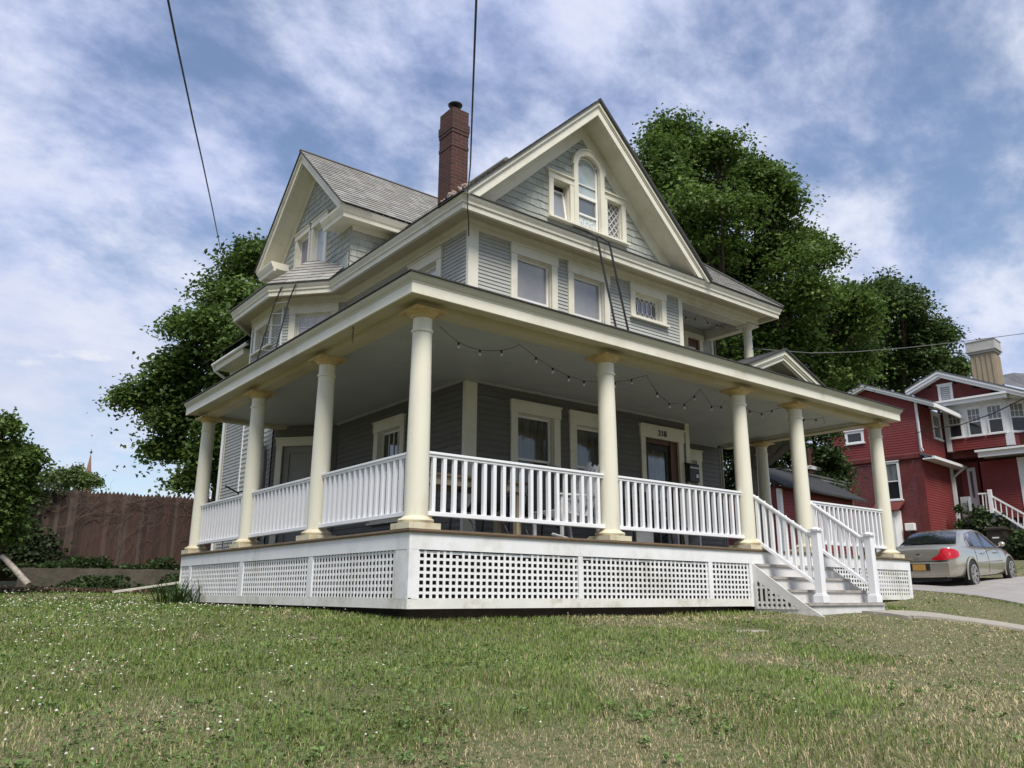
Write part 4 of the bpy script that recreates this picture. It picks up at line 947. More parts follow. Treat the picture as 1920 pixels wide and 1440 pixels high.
az = q.uniform(0, 2*math.pi, n); lean = np.abs(q.normal(.55, .45, n))+.6*dry*q.rand(n); bl = az+q.normal(0, .6, n)
P0 = np.stack([x, y, z-.004], 1); S_ = np.stack([np.cos(az+math.pi/2), np.sin(az+math.pi/2), np.zeros(n)], 1)*wd[:, None]*.5
B = np.stack([np.cos(bl), np.sin(bl), np.zeros(n)], 1)
up = np.array([0, 0, 1.])
Mid = P0+up*(h*.6*np.cos(lean*.5))[:, None]+B*(h*.6*np.sin(lean*.5))[:, None]
Tip = Mid+up*(h*.45*np.cos(lean*1.5))[:, None]+B*(h*.45*np.sin(lean*1.5))[:, None]
V_ = np.stack([P0-S_, P0+S_, Mid+S_*.8, Mid-S_*.8, Tip], 1).reshape(-1, 3)
b = np.arange(n)[:, None]*5
F_ = np.concatenate([b, b+1, b+2, b+3, b+3, b+2, b+4], 1).reshape(-1); NP = np.tile([4, 3], n)
g = q.rand(n)[:, None]; lush = (.55*fbm(x+31, y+12, 2.3, 18)+.45*fbm(x+9, y+77, .42, 19))[:, None]; lush = np.clip((lush-.5)*1.7+.5, 0, 1)
green = np.array([.106, .172, .038])*(1-g)+np.array([.250, .325, .092])*g
green = green*(.55+.9*lush)+np.array([.07, .05, .0])*np.clip(.5-lush, 0, 1)
straw = np.array([.52, .43, .26])*(.5+.75*q.rand(n))[:, None]
pd = np.clip(.07+dry*.66, 0, .80); tint = np.where((q.rand(n) < pd)[:, None], straw, green)
gr = np_mesh('grass', V_, F_, NP, GRASSM, np.repeat(tint, 5, axis=0))
tag(gr, 'patchy green and straw coloured lawn grass', 'grass', kind='stuff')
# broad clover leaves low in the turf
x, y, d, q = lawn_points(60000, 2.6, 20, 41)
kl = fbm(x+3, y+44, 1.6, 27)+.22*np.clip((2.0-((x-CAM[0])*math.sin(YAW)-(y-CAM[1])*math.cos(YAW)))/6, -1, 1)
k = (kl > .56) & (q.rand(len(x)) < .8); x, y, d = x[k], y[k], d[k]; n = len(x)
P = np.stack([x, y, ground(x, y)+.012+.025*q.rand(n)], 1)
Nn = unit(np.array([0, 0, 1.])+q.normal(size=(n, 3))*.45)
tint = np.array([.105, .17, .05])*(.6+.8*q.rand(n))[:, None]+np.array([.012, .02, .006])
o = leaf_mesh('clover_leaves', P, Nn, np.maximum(.017, .0024*d)*(.7+.6*q.rand(n)), tint, GRASSM, None, q, 1.0); tag(o, 'low clover leaves spread through the lawn', 'clover', kind='stuff')
# clover blossom, mostly on the left
x, y, d, q = lawn_points(26000, 2.9, 19, 42)
l = (x-CAM[0])*math.sin(YAW)-(y-CAM[1])*math.cos(YAW); s = (x-CAM[0])*math.cos(YAW)+(y-CAM[1])*math.sin(YAW)
dens = np.clip(-l/s*2.4-.28, .0, 1)*np.clip((s-2.6)/1.5, 0, 1)*np.clip(fbm(x, y, .8, 33)*3.2-1.15, 0, 1)*np.clip(.35+(s-6)*.14, .25, 1) + .05*np.clip(fbm(x, y, .7, 35)*4-2.2, 0, 1)
k = q.rand(len(x)) < dens*.5; x, y, d = x[k], y[k], d[k]; n = len(x); z = ground(x, y)+.045+.03*q.rand(n)
ico = [(0, 0, 1), (.89, 0, .3), (.28, .85, .3), (-.72, .53, .3), (-.72, -.53, .3), (.28, -.85, .3), (0, 0, -.7)]
ic = np.array(ico); r_ = np.maximum(.0095, .0012*d)*(.75+.5*q.rand(n))
V_ = (np.stack([x, y, z], 1)[:, None, :]+ic[None]*r_[:, None, None]*np.array([1, 1, .8])).reshape(-1, 3)
fi = np.array([(0, 1, 2), (0, 2, 3), (0, 3, 4), (0, 4, 5), (0, 5, 1), (6, 2, 1), (6, 3, 2), (6, 4, 3), (6, 5, 4), (6, 1, 5)]).reshape(-1)
F_ = (np.arange(n)[:, None]*7+fi[None]).reshape(-1)
tint = np.array([.66, .66, .56])*(.65+.4*q.rand(n))[:, None]
o = np_mesh('clover_blossom', V_, F_, np.full(10*n, 3), attr_mat('clover_petal', .8), np.repeat(tint, 7, axis=0)); tag(o, 'scattered white clover heads on the left of the lawn', 'clover', kind='stuff')

# broad-leaved weeds pressed into the turf
x, y, d, q = lawn_points(200, 2.7, 14, 47); PP2 = []; NN2 = []
for cx2, cy2 in zip(x, y):
    k = q.randint(7, 13); a = q.uniform(0, 6.283, k); r_ = q.uniform(.012, .038, k)
    px_, py_ = cx2+r_*np.cos(a), cy2+r_*np.sin(a); PP2.append(np.stack([px_, py_, ground(px_, py_)+.018+.02*q.rand(k)], 1)); NN2.append(np.stack([np.cos(a)*-.35, np.sin(a)*-.35, np.ones(k)], 1)+q.normal(size=(k, 3))*.2)
P = np.concatenate(PP2); n = len(P); tint = np.array([.14, .225, .07])*(.6+.8*q.rand(n))[:, None]
o = leaf_mesh('lawn_weeds', P, unit(np.concatenate(NN2)), .02+.022*q.rand(n), tint, GRASSM, None, q, .55); tag(o, 'broad leaved weed rosettes scattered in the lawn', 'weeds', kind='stuff')
# fallen leaf, day lily
m = MB(); c0 = on(706, 1347, (0, 0, -1.19), (.12, .14, 1)); zc = gz(c0[0], c0[1])+.035
for s_ in (1, -1): m.poly([(c0[0]-.035, c0[1]+.02, zc+.004), (c0[0]-.012, c0[1]+.012+.02*s_, zc+.012), (c0[0]+.02, c0[1]-.012+.02*s_, zc+.016), (c0[0]+.04, c0[1]-.03, zc+.006), (c0[0], c0[1], zc)])
tag(m.build('fallen_leaf', pm('yellow_leaf', (.62, .52, .04), (.5, .38, .03), 20, .6)), 'single bright yellow leaf lying on the grass', 'leaf')
def blades(name, label, cat, c, n, L0, spread, col, wid, seed, rad=.12):
    q = np.random.RandomState(seed); V, F, NPp, T = [], [], [], []
    for i in range(n):
        a = q.uniform(0, 6.283); L = L0*q.uniform(.6, 1.15); dr = np.array([math.cos(a), math.sin(a), 0]); sd = np.array([-dr[1], dr[0], 0]); sp = spread*q.uniform(.3, 1.2)
        o = np.array(c)+dr*rad*q.rand()+sd*rad*q.normal()*.5; k = 6; base = len(V)
        for j in range(k):
            t = j/(k-1); p = o+dr*sp*t**1.6+np.array([0, 0, L*(t-.55*t**3*sp/spread)]); w_ = wid*(1-t**2*.95)
            V += [p-sd*w_/2, p+sd*w_/2]
        for j in range(k-1): F += [base+2*j, base+2*j+1, base+2*j+3, base+2*j+2]; NPp.append(4)
        T += [np.array(col)*q.uniform(.6, 1.3)]*(2*k)
    return tag(np_mesh(name, np.array(V), np.array(F), np.array(NPp), GRASSM, np.array(T)), label, cat)
blades('day_lily', 'clump of arching day lily leaves against the white lattice', 'plant', (-.42, 6.5, gz(-.42, 6.5)), 130, .52, .42, (.045, .085, .022), .022, 51, .3)
# ------------------------------------------------------------------ left side: fence, old wall, log, board, spire
FA, FB_ = at(-140, 1062, 16.2), at(392, 1064, 20.2)
fx = FB_-FA; FLn = np.linalg.norm(fx[:2]); fd = np.array([fx[0]/FLn, fx[1]/FLn, 0]); fn = np.array([fd[1], -fd[0], 0])
def FFn(u, h, n=0.0):
    p = FA+fd*u+fn*n; return (p[0], p[1], FA[2]+(FB_[2]-FA[2])*u/FLn+h)
FENM = pm('red_brown_picket', (.082, .044, .035), (.05, .03, .025), 3, .9, .3, 30, stretch=(8, 8, .5), c3=(.075, .062, .05), s3=2.2)
fence = empty('picket_fence', FFn(FLn*.5, 0)); tag(fence, 'tall red brown wooden picket fence tangled with bare vines', 'fence')
m = MB(); u = 0
while u < FLn:
    w_ = .088; hh = 1.74+random.uniform(-.02, .02); n0 = random.uniform(-.009, .009)
    P = [FFn(u, -.3, n0), FFn(u+w_, -.3, n0), FFn(u+w_, hh-.07, n0), FFn(u+w_/2, hh, n0), FFn(u, hh-.07, n0)]
    m.m = random.choice([0, 0, 1, 2]); m.prism(P, fn*-.018); u += w_+.0005
m.build('pickets', [FENM, pm('dark_brown_picket', (.055, .034, .028), (.04, .026, .022), 3, .9, .3, 30, stretch=(8, 8, .5)), pm('grey_brown_picket', (.105, .075, .06), (.07, .05, .042), 3, .9, .3, 30, stretch=(8, 8, .5))], fence)
for h in (.3, 1.35):
    m = MB(); m.beam(FFn(0, h, -.06), FFn(FLn, h, -.06), .05, .09); m.build('rail', FENM, fence)
q = np.random.RandomState(61); m = MB()
for i in range(80):
    u = q.uniform(1.5, FLn); h = q.uniform(-.1, 1.5) if i > 40 else q.uniform(1.2, 1.66); a = q.uniform(.3, 2.8) if i > 40 else q.choice([0, 3.14])+q.normal()*.15; pts = []; n_ = .02+.05*q.rand()
    for j in range(int(q.uniform(8, 22))):
        pts.append(FFn(u, h, n_)); a += q.normal()*.42; u += math.cos(a)*.1; h += math.sin(a)*.1; n_ = max(.015, min(.12, n_+q.normal()*.02))
        if h > 1.62: a = -abs(a)
        if h < -.15: break
    if len(pts) > 2: r0 = q.uniform(.002, .006); m.tube(pts, [r0*(1-.7*j/len(pts)) for j in range(len(pts))], 5)
vine = m.build('bare_vines', pm('grey_vine', (.15, .112, .09), (.085, .062, .05), 9, .9)); tag(vine, 'tangle of dry grey vine stems clinging to the picket fence', 'vine', kind='stuff')
def leaf_patch(name, label, cat, pts_fn, n, size, col, seed, kind=None, up=.6, face=None):
    q = np.random.RandomState(seed); P = pts_fn(q, n); n = len(P)
    Nn = unit((np.array([0, 0, 1.])*up+(np.array(face) if face is not None else 0))+q.normal(size=(n, 3))*.5)
    tint = np.array(col)*(.45+.95*q.rand(n))[:, None]
    return tag(leaf_mesh(name, P, Nn, size*(.6+.8*q.rand(n)), tint, LEAF, None, q, .9), label, cat, kind=kind)
def ivy_pts(q, n):
    u = q.uniform(-.6, 2.3, n); h = q.uniform(-.2, 1.85, n); k = u < 1.25+.35*np.sin(h*4)+.5*q.rand(n)**2; u, h = u[k], h[k]
    return np.array([FFn(a+.6, b, .06+.14*q.rand()) for a, b in zip(u, h)])
leaf_patch('ivy', 'dark ivy covering the left end of the picket fence', 'ivy', ivy_pts, 5200, .085, (.042, .065, .025), 62, 'stuff', .2, fn*.7)
# old concrete wall
WA, WB = at(40, 1090, 16.0), at(352, 1094, 18.4); wl_ = WB-WA; wn = np.array([wl_[1], -wl_[0], 0]); wn /= np.linalg.norm(wn)
m = MB(); zA, zB = at(40, 1064, 16.0)[2], at(352, 1068, 18.4)[2]
k = 16; bot = []; 
for i in range(k):
    a, b = WA+wl_*i/k, WA+wl_*(i+1)/k; za = zA+(zB-zA)*i/k+random.uniform(-.012, .012); zb = za+random.uniform(-.01, .01)
    m.prism([(a[0], a[1], -1.0), (b[0], b[1], -1.0), (b[0], b[1], zb), (a[0], a[1], za)], -wn*.28)
tag(m.build('garden_wall', STONE), 'low crumbling concrete wall below the picket fence', 'wall')
def gcov(q, n):
    t = q.rand(n); lump = np.array([fbm(np.array([a*9.]), np.array([3.]), 1.0, 71)[0] for a in t])
    s_ = q.rand(n) < .42
    P = np.zeros((n, 3))
    P[:] = WA+wl_*t[:, None]
    P[:, :2] += np.where(s_[:, None], -wn[:2]*(.1+.9*q.rand(n))[:, None], wn[:2]*(.05+1.1*q.rand(n)**1.6)[:, None])
    hgt = np.where(s_, .27*np.clip(lump*2.6-.7, .12, 1)*q.rand(n), .34*np.clip(lump*3-.9, 0.05, 1)*q.rand(n))
    zb_ = np.where(s_, zA+(zB-zA)*t+.0, ground(P[:, 0], P[:, 1])); P[:, 2] = zb_+hgt; return P
leaf_patch('ground_cover', 'leafy weeds growing along the old concrete wall', 'weeds', gcov, 7500, .07, (.05, .085, .028), 63, 'stuff')
def lit(q, n):
    P = np.zeros((n, 3)); P[:] = WA+wl_*(q.uniform(-.35, .55, n))[:, None]; P[:, :2] += wn[:2]*(.1+1.9*q.rand(n))[:, None]
    P[:, 2] = ground(P[:, 0], P[:, 1])+.02+.05*q.rand(n); return P
leaf_patch('leaf_litter', 'dry brown leaf litter on the bare bank', 'leaf litter', lit, 3800, .075, (.15, .11, .07), 64, 'stuff')
m = MB(); a, b = at(4, 1043, 13.8), at(54, 1097, 13.4); m.tube([a, a+(b-a)*.4+np.array([0, 0, .01]), b], [.042, .05, .055], 10)
tag(m.build('log', pm('pale_peeling_bark', (.40, .36, .31), (.16, .13, .11), 12, .9, .5, 30, stretch=(1, 1, 3)), smooth=50), 'pale peeling log leaning on the bank at the left edge', 'log')
m = MB(); a, b = at(212, 1110, 12.6), at(338, 1092, 13.4); m.beam(a, b, .08, .03, (0, 0, 1)); tag(m.build('board', pm('weathered_white_board', (.62, .60, .53), (.48, .45, .38), 8, .8)), 'long white weathered board lying along the lawn edge', 'board')
# far church spire
tp = at(171, 848, 90); hb = at(171, 930, 90); wd_ = 17/1502*90
m = MB(); 
for i in range(8):
    a0, a1 = math.pi*i/4+.39, math.pi*(i+1)/4+.39
    m.tri(tuple(tp), (tp[0]+wd_*.65*math.cos(a0), tp[1]+wd_*.65*math.sin(a0), tp[2]-5.1), (tp[0]+wd_*.65*math.cos(a1), tp[1]+wd_*.65*math.sin(a1), tp[2]-5.1))
sp0 = empty('church_spire', (tp[0], tp[1], tp[2]-12)); tag(sp0, 'distant pointed brown church spire above the fence', 'spire')
m.build('spire_roof', pm('tan_brown_roof', (.25, .155, .115), (.20, .12, .09), .8, .8), sp0)
m = MB(); m.sphere(tp, .14, 8, 6); m.tube([tp, tp+np.array([0, 0, .35])], .03, 6); m.build('finial', IRON, sp0)
m = MB(); m.box(tp[0]-1.2, tp[0]+1.2, tp[1]-1.2, tp[1]+1.2, tp[2]-14, tp[2]-5.1); m.build('tower', pm('tower_brick', (.2, .08, .06)), sp0)
# ------------------------------------------------------------------ the red house on the right
A6 = R(6); NU = np.array([math.cos(A6), math.sin(A6), 0]); NV = np.array([-math.sin(A6), math.cos(A6), 0])
DR = 40; K0 = at(1714, 751, DR)
RED = pm('red_clapboard', (.215, .038, .038), (.165, .030, .030), 1.2, .65, 0, c3=(.24, .062, .056), s3=.6)
REDB = pm('red_painted_brick', (.125, .024, .023), (.095, .02, .02), 2.0, .75, .3, 20, c3=(.15, .038, .034), s3=.7)
RW = pm('bright_white_trim', (.78, .79, .80), (.70, .71, .73), 1.0, .5, 0)
RROOF = pm('grey_shingle_roof', (.13, .135, .15), (.09, .095, .105), 2, .9)
BLK = pm('black_shingle_roof', (.035, .037, .042), (.022, .023, .027), 3, .9)
GRW = glass_mat('red_house_pane', (.02, .022, .028), .05); GRC = glass_mat('red_house_pane_with_curtain', (.20, .21, .22), .06, (.11, .12, .125), 4, stretch=(1, 1, .3))
red = empty('red_house', (K0[0], K0[1], .2)); tag(red, 'red clapboard house with white trim standing behind the parked car', 'house')
Uo = lambda du: K0+NU*du
def pu(px, py, du=0.0): return on(px, py, Uo(du), NU)
def pv(px, py, dv=0.0): return on(px, py, K0+NV*dv, NV)
fu = frame((K0[0], K0[1], 0), -NV, -NU)      # faces the camera's left; u grows to the right (towards -V)
fv = frame((K0[0], K0[1], 0), NU, -NV)
def uz(p): return (-(p-K0)@NV, p[2])
def vz(p): return ((p-K0)@NU, p[2])
def sub(F, dn): return lambda u, z, n=0.0: F(u, z, n+dn)
def rwin(F, u0, u1, z0, z1, glass_top, glass_bot=None, ca=.12, grid=None, n0=0.0, name='window'):
    f = sub(F, n0); m = MB(); c = ca
    m.lbox(f, u0, u0+c, z0, z1, -.02, .05); m.lbox(f, u1-c, u1, z0, z1, -.02, .05); m.lbox(f, u0+c, u1-c, z1-c, z1, -.02, .05); m.lbox(f, u0-.04, u1+.04, z1, z1+.06, -.02, .09); m.lbox(f, u0-.05, u1+.05, z0-.07, z0, -.02, .1); m.lbox(f, u0+c, u1-c, z0, z0+.05, -.02, .045)
    o = m.build(name, RW, red); a, b, lo, hi = u0+c, u1-c, z0+.05, z1-c; mid = (lo+hi)/2 if glass_bot else lo
    m = MB(); m.quad(f(a, mid, .012), f(b, mid, .012), f(b, hi, .012), f(a, hi, .012)); m.build('pane', glass_top, o)
    if glass_bot: m = MB(); m.quad(f(a, lo, .008), f(b, lo, .008), f(b, mid, .008), f(a, mid, .008)); m.build('pane', glass_bot, o)
    m = MB(); m.lbox(f, a, b, mid-.025, mid+.025, .005, .03)
    if grid:
        for i in range(1, grid[0]): t = a+(b-a)*i/grid[0]; m.lbox(f, t-.014, t+.014, mid, hi, .005, .022)
        for i in range(1, grid[1]): t = mid+(hi-mid)*i/grid[1]; m.lbox(f, a, b, t-.014, t+.014, .005, .0225)
    m.build('sash', RW, o); return o
zc = pu(1720, 850)[2]                          # height of the storey band
uL = uz(pu(1566, 815))[0]-.35; zb0 = -.2
zt_ = K0[2]
pk = uz(pu(1622, 724)); le = uz(pu(1586, 744)); reN = uz(pu(1756, 757))
sw = (uz(pu(1584, 811)), uz(pu(1621, 829)))

# upper wall clipped under the gable line
def clip_siding(m, F, u0, u1, z0, topfn, holes, ex, out=.02):
    z = z0; zm = max(topfn(u) for u in np.linspace(u0, u1, 60))
    while z < zm:
        us = [u for u in np.linspace(u0, u1, 240) if topfn(u) > z+ex*.5]
        if us:
            for p, q_ in cuts((min(us), max(us)), holes, z, z+ex):
                m.quad(F(p, z, out), F(q_, z, out), F(q_, z+ex, .003), F(p, z+ex, .003)); m.quad(F(p, z, 0), F(q_, z, 0), F(q_, z, out), F(p, z, out))
        z += ex
def line2(a, b): return lambda u: a[1]+(b[1]-a[1])*(u-a[0])/(b[0]-a[0])
f1, f2 = line2(le, pk), line2(pk, reN)
top1 = lambda u: min(f1(u) if u < pk[0] else f2(u), 99)-.22
m = MB(); clip_siding(m, fu, uL, 0, zc, top1, [(sw[0][0]+.05, sw[1][0]-.05, sw[1][1]+.03, sw[0][1]-.03)], .125); m.build('wall', RED, red)
rwin(fu, sw[0][0], sw[1][0], sw[1][1], sw[0][1], GRW, ca=.13)
m = MB(); m.lbox(fu, uL-.05, .06, zc-.22, zc-.02, -.2, .10); m.prism([fu(uL-.05, zc-.02, .1), fu(uL-.05, zc+.08, .03), fu(uL-.05, zc-.02, .0)], -NV*(.11-uL)); m.build('storey_band', REDB, red)
uL2 = uz(pu(1583, 950))[0]
lw = (uz(pu(1657, 868)), uz(pu(1693, 936)))
m = MB(); z = zb0
while z < zc-.22:
    for p, q_ in cuts((uL2, -.35), [(lw[0][0]+.05, lw[1][0]-.05, lw[1][1]+.05, lw[0][1]-.05)], z, z+.085): m.quad(fu(p, z, 0), fu(q_, z, 0), fu(q_, z+.078, 0), fu(p, z+.078, 0)); m.quad(fu(p, z+.078, 0), fu(q_, z+.078, 0), fu(q_, z+.085, -.008), fu(p, z+.085, -.008))
    z += .085
m.lbox(fu, -.35, 0, zb0, zc-.22, -.2, .012); m.build('wall', REDB, red)
rwin(fu, lw[0][0], lw[1][0], lw[1][1], lw[0][1], GRC, GRW, ca=.10)
# side wall
uE = vz(pv(1772, 850))[0]
wv0, wv1 = vz(pv(1744, 772)), vz(pv(1766, 826))
m = MB(); clip_siding(m, fv, 0.02, uE, zc, lambda u: zt_-.1, [(wv0[0]+.05, wv1[0]-.05, wv1[1], wv0[1])], .125); m.build('wall', RED, red)
rwin(fv, wv0[0], wv1[0], wv1[1], wv0[1], GRC, GRW, ca=.14)
m = MB(); clip_siding(m, fv, 0.0, uE+.5, zb0, lambda u: zc-.1, [], .125); m.build('wall', RED, red)
m = MB(); m.lbox(fv, -.02, .09, zc, zt_-.1, -.02, .03); m.tube([fv(-.05, zt_-.1, .08), fv(-.05, zc+.25, .08), fv(.02, zc+.1, .12)], .05, 8); m.build('downspout', RW, red)
m = MB(); m.lbox(fv, uE+.35, uE+.75, zb0, zc-.15, -.05, .06); m.build('corner_board', RW, red)
# pent roof and gutter between storeys
zp0, zp1 = zc-.02, zc-.12
m = MB(); m.prism([fv(-.15, zc+.05, 0), fv(-.15, zc-.22, .55), fv(-.15, zc-.28, .55), fv(-.15, zc-.1, 0)], NU*(uE+2.6)); m.build('pent_roof', RROOF, red)
m = MB(); m.lbox(fv, -.15, uE+2.4, zc-.36, zc-.22, .552, .66); m.lbox(fv, -.15, uE+2.4, zc-.35, zc-.29, .1, .55); m.tube([fv(uE+.7, zc-.35, .6), fv(uE+.62, zc-.6, .3), fv(uE+.55, zc-.8, .1), fv(uE+.55, zb0, .1)], .06, 8); m.build('gutter', RW, red)
# eaves of the wing
m = MB()
for a, b in ((le, pk), (pk, reN)):
    m.prism([fu(a[0], a[1], .35), fu(b[0], b[1], .35), fu(b[0], b[1]-.22, .35), fu(a[0], a[1]-.22, .35)], NU*.06); m.prism([fu(a[0], a[1]-.16, .3), fu(b[0], b[1]-.16, .3), fu(b[0], b[1]-.2, .3), fu(a[0], a[1]-.2, .3)], NU*.3)
    m.prism([fu(a[0], a[1]+.0, .40), fu(b[0], b[1]+.0, .40), fu(b[0], b[1]-.09, .40), fu(a[0], a[1]-.09, .40)], NU*.05)
m.build('barge_board', RW, red)
m = MB()
for a, b in ((le, pk), (pk, reN)): m.prism([fu(a[0], a[1]+.06, .42), fu(b[0], b[1]+.06, .42), fu(b[0], b[1]+.005, .42), fu(a[0], a[1]+.005, .42)], NU*(uE+2))
m.build('wing_roof', RROOF, red)
m = MB(); m.lbox(fv, -.3, uE+.4, reN[1]-.22, reN[1]-.02, reN[0]-.06, reN[0]+.05); m.build('gutter', RW, red)
# bay with the row of sash windows
Fb = sub(fu, -uE); b0, b1 = uz(pu(1776, 840, uE)), uz(pu(1892, 832, uE))
bz0, bz1 = pu(1780, 847, uE)[2], pu(1776, 768, uE)[2]; sill = pu(1782, 824, uE)[2]
m = MB(); clip_siding(m, Fb, b0[0]+.25, b1[0]-.1, bz0, lambda u: sill-.02, [], .125); m.build('wall', RED, red)
m = MB(); m.lbox(Fb, b0[0], b1[0], sill, bz1+.3, -.3, 0.0); m.lbox(Fb, b0[0], b0[0]+.25, bz0, sill, -.3, .02); m.lbox(Fb, b1[0]-.1, b1[0]+.25, bz0, sill, -.3, .02); m.build('bay_panel', RW, red)
for (x0, y0, x1, y1) in ((1774, 771, 1808, 822), (1810, 765, 1846, 818), (1847, 759, 1886, 812)):
    p, q_ = uz(pu(x0, y0, uE)), uz(pu(x1, y1, uE)); rwin(Fb, p[0], q_[0], sill+.05, p[1]-.05, GRC, GRW, ca=.075, grid=(3, 2))
pr = Fb(b1[0], 0, 0); fr2 = frame((pr[0], pr[1], 0), (NU*.62-NV*.78), (-NU*.78-NV*.62))
m = MB(); clip_siding(m, fr2, 0.2, 1.6, bz0, lambda u: sill-.02, [], .125); m.build('wall', RED, red)
m = MB(); m.lbox(fr2, 0, 1.6, sill, bz1+.3, -.1, 0); m.build('bay_panel', RW, red)
rwin(fr2, .2, .95, sill+.05, bz1-.05, GRC, GRW, ca=.08, grid=(3, 2))
m = MB(); m.lbox(Fb, b0[0]-.5, b1[0]+.3, bz1+.12, bz1+.3, -.2, .45); m.lbox(Fb, b0[0]-.5, b1[0]+.35, bz1+.301, bz1+.4, -.2, .53); m.lbox(fr2, .2, 2.2, bz1+.12, bz1+.299, -.2, .4); m.build('cornice', RW, red)
m = MB(); m.lbox(Fb, b0[0]-1, b1[0]+9, -.6, bz1+.2, -7, -1.35); m.lbox(Fb, b0[0]+.1, b1[0]+1.2, bz0-.35, sill, -1.4, -.31); m.lbox(Fb, b0[0]+1.5, b1[0]+2, -.6, bz0-.3, -1.4, -.9); m.build('house_core', REDB, red)
# main gable above
g0, g1, g2 = uz(pu(1704, 736, uE)), uz(pu(1763, 700, uE)), uz(pu(1960, 745, uE))
fa, fb = line2(g0, g1), line2(g1, g2); Fg = sub(fu, -uE-.02)
m = MB(); clip_siding(m, Fg, g0[0], g2[0], bz1+.1, lambda u: (fa(u) if u < g1[0] else fb(u))-.25, [], .4, .01); m.build('gable_wall', REDB, red)
v0, v1 = uz(pu(1757, 722, uE)), uz(pu(1789, 752, uE)); vent = rwin(Fg, v0[0], v1[0], v1[1], v0[1]-.05, pm('grey_louvre', (.33, .34, .34)), ca=.12, name='gable_vent')
m = MB(); 
for i in range(7): z = v1[1]+.08+(v0[1]-v1[1]-.25)*i/7; m.lbox(Fg, v0[0]+.12, v1[0]-.12, z, z+.03, .015, .05)
m.build('louvre', RW, vent)
m = MB()
for a, b in ((g0, g1), (g1, g2)):
    m.prism([Fg(a[0], a[1], .5), Fg(b[0], b[1], .5), Fg(b[0], b[1]-.28, .5), Fg(a[0], a[1]-.28, .5)], NU*.06); m.prism([Fg(a[0], a[1], .55), Fg(b[0], b[1], .55), Fg(b[0], b[1]-.12, .55), Fg(a[0], a[1]-.12, .55)], NU*.05); m.prism([Fg(a[0], a[1]-.2, .44), Fg(b[0], b[1]-.2, .44), Fg(b[0], b[1]-.26, .44), Fg(a[0], a[1]-.26, .44)], NU*.44)
m.build('barge_board', RW, red)
m = MB()
for a, b in ((g0, g1), (g1, g2)): m.prism([Fg(a[0], a[1]+.07, .57), Fg(b[0], b[1]+.07, .57), Fg(b[0], b[1]+.005, .57), Fg(a[0], a[1]+.005, .57)], NU*6)
c5 = pu(1900, 699, uE+5); m.poly([tuple(pu(1860, 715, uE+3)), tuple(pu(1950, 735, uE+3)), tuple(pu(1950, 702, uE+5)), tuple(c5), tuple(pu(1875, 704, uE+5))]); m.build('main_roof', RROOF, red)
# stuccoed chimney
cA, cB = pu(1818, 700, uE+2.2), pu(1874, 712, uE+2.2); cu0, cu1 = uz(cA)[0], uz(cB)[0]; Fc = sub(fu, -uE-2.2); zt0 = pu(1845, 655, uE+2.2)[2]; zt1 = pu(1845, 637, uE+2.2)[2]; zb_ = cA[2]-1.6; dp = 1.15
TAN = pm('tan_stucco', (.36, .30, .215), (.28, .23, .165), 3, .9, .4, 12, stretch=(5, 5, .5)); TANC = pm('grey_chimney_cap', (.44, .44, .42), (.36, .36, .34), 3, .8)
m = MB(); m.lbox(Fc, cu0+.1, cu1-.1, zb_, zt0-.12, -dp+.1, -.1)
for i in range(5): u = cu0+.12+(cu1-cu0-.36)*i/4; m.lbox(Fc, u, u+.12, zb_, zt0-.3, -.1, -.06); m.lbox(frame(Fc(cu1-.1, 0, -.1), NU, -NV), .05+(dp-.35)*i/4, .17+(dp-.35)*i/4, zb_, zt0-.3, -.01, .04)
cst = m.build('chimney', TAN, red)
m = MB(); m.lbox(Fc, cu0+.02, cu1-.02, zt0-.16, zt0-.04, -dp+.02, -.02); m.lbox(Fc, cu0-.06, cu1+.06, zt0-.04, zt0+.03, -dp-.06, .06); m.lbox(Fc, cu0-.02, cu1+.02, zt0+.03, zt1-.02, -dp-.02, .02); m.lbox(Fc, cu0-.05, cu1+.05, zt1-.02, zt1+.03, -dp-.05, .05); m.build('chimney_cap', TANC, cst)
# entry: recess with white door, right hand wall, porch eave
uD = uE+1.1; Fd = sub(fu, -uD)
d0, d1 = uz(pu(1812, 878, uD)), uz(pu(1836, 962, uD))
m = MB(); m.lbox(Fd, d0[0]-.3, d1[0]+.25, d1[1]-.05, d0[1]+.3, -.1, -.02); m.build('wall', RED, red)
m = MB(); m.lbox(Fd, d0[0], d1[0]+.1, d1[1], d0[1], -.02, .03); dr = m.build('entry_door', RW, red)
m = MB(); m.lbox(Fd, d0[0]+.12, d1[0]-.05, d0[1]-1.55, d0[1]-.18, .03, .035); m.build('pane', GRC, dr)
uR = uE+.3; Fe = sub(fu, -uR); r0, r1 = uz(pu(1838, 875, uR)), uz(pu(1908, 868, uR)); rz0 = pu(1870, 972, uR)[2]; rz1 = pu(1870, 862, uR)[2]
m = MB(); clip_siding(m, Fe, r0[0], r1[0]+.05, rz0, lambda u: rz1, [], .125); m.lbox(frame(Fe(r0[0], 0, 0), NU, NV), 0, 1, rz0, rz1, -.02, .0); m.build('wall', RED, red)
m = MB(); m.lbox(Fe, r1[0], r1[0]+.6, rz0-.6, rz1, -.1, .06); m.build('corner_board', RW, red)
w0 = uz(pu(1916, 870, uR)); rwin(Fe, w0[0]+.15, w0[0]+1.0, rz0+.5, rz1-.2, GRC, GRW, n0=.07)
pe0, pe1 = uz(pu(1842, 884, uE-.6)), uz(pu(1930, 846, uE-.6)); Fp = sub(fu, -uE+.6); ez = bz0-.42
m = MB(); m.lbox(Fp, pe0[0]-.1, pe1[0]+.6, ez-.12, ez+.14, -.1, 0); m.lbox(Fp, pe0[0]-.2, pe1[0]+.6, ez+.141, ez+.24, -.4, .1); m.build('porch_cornice', RW, red)
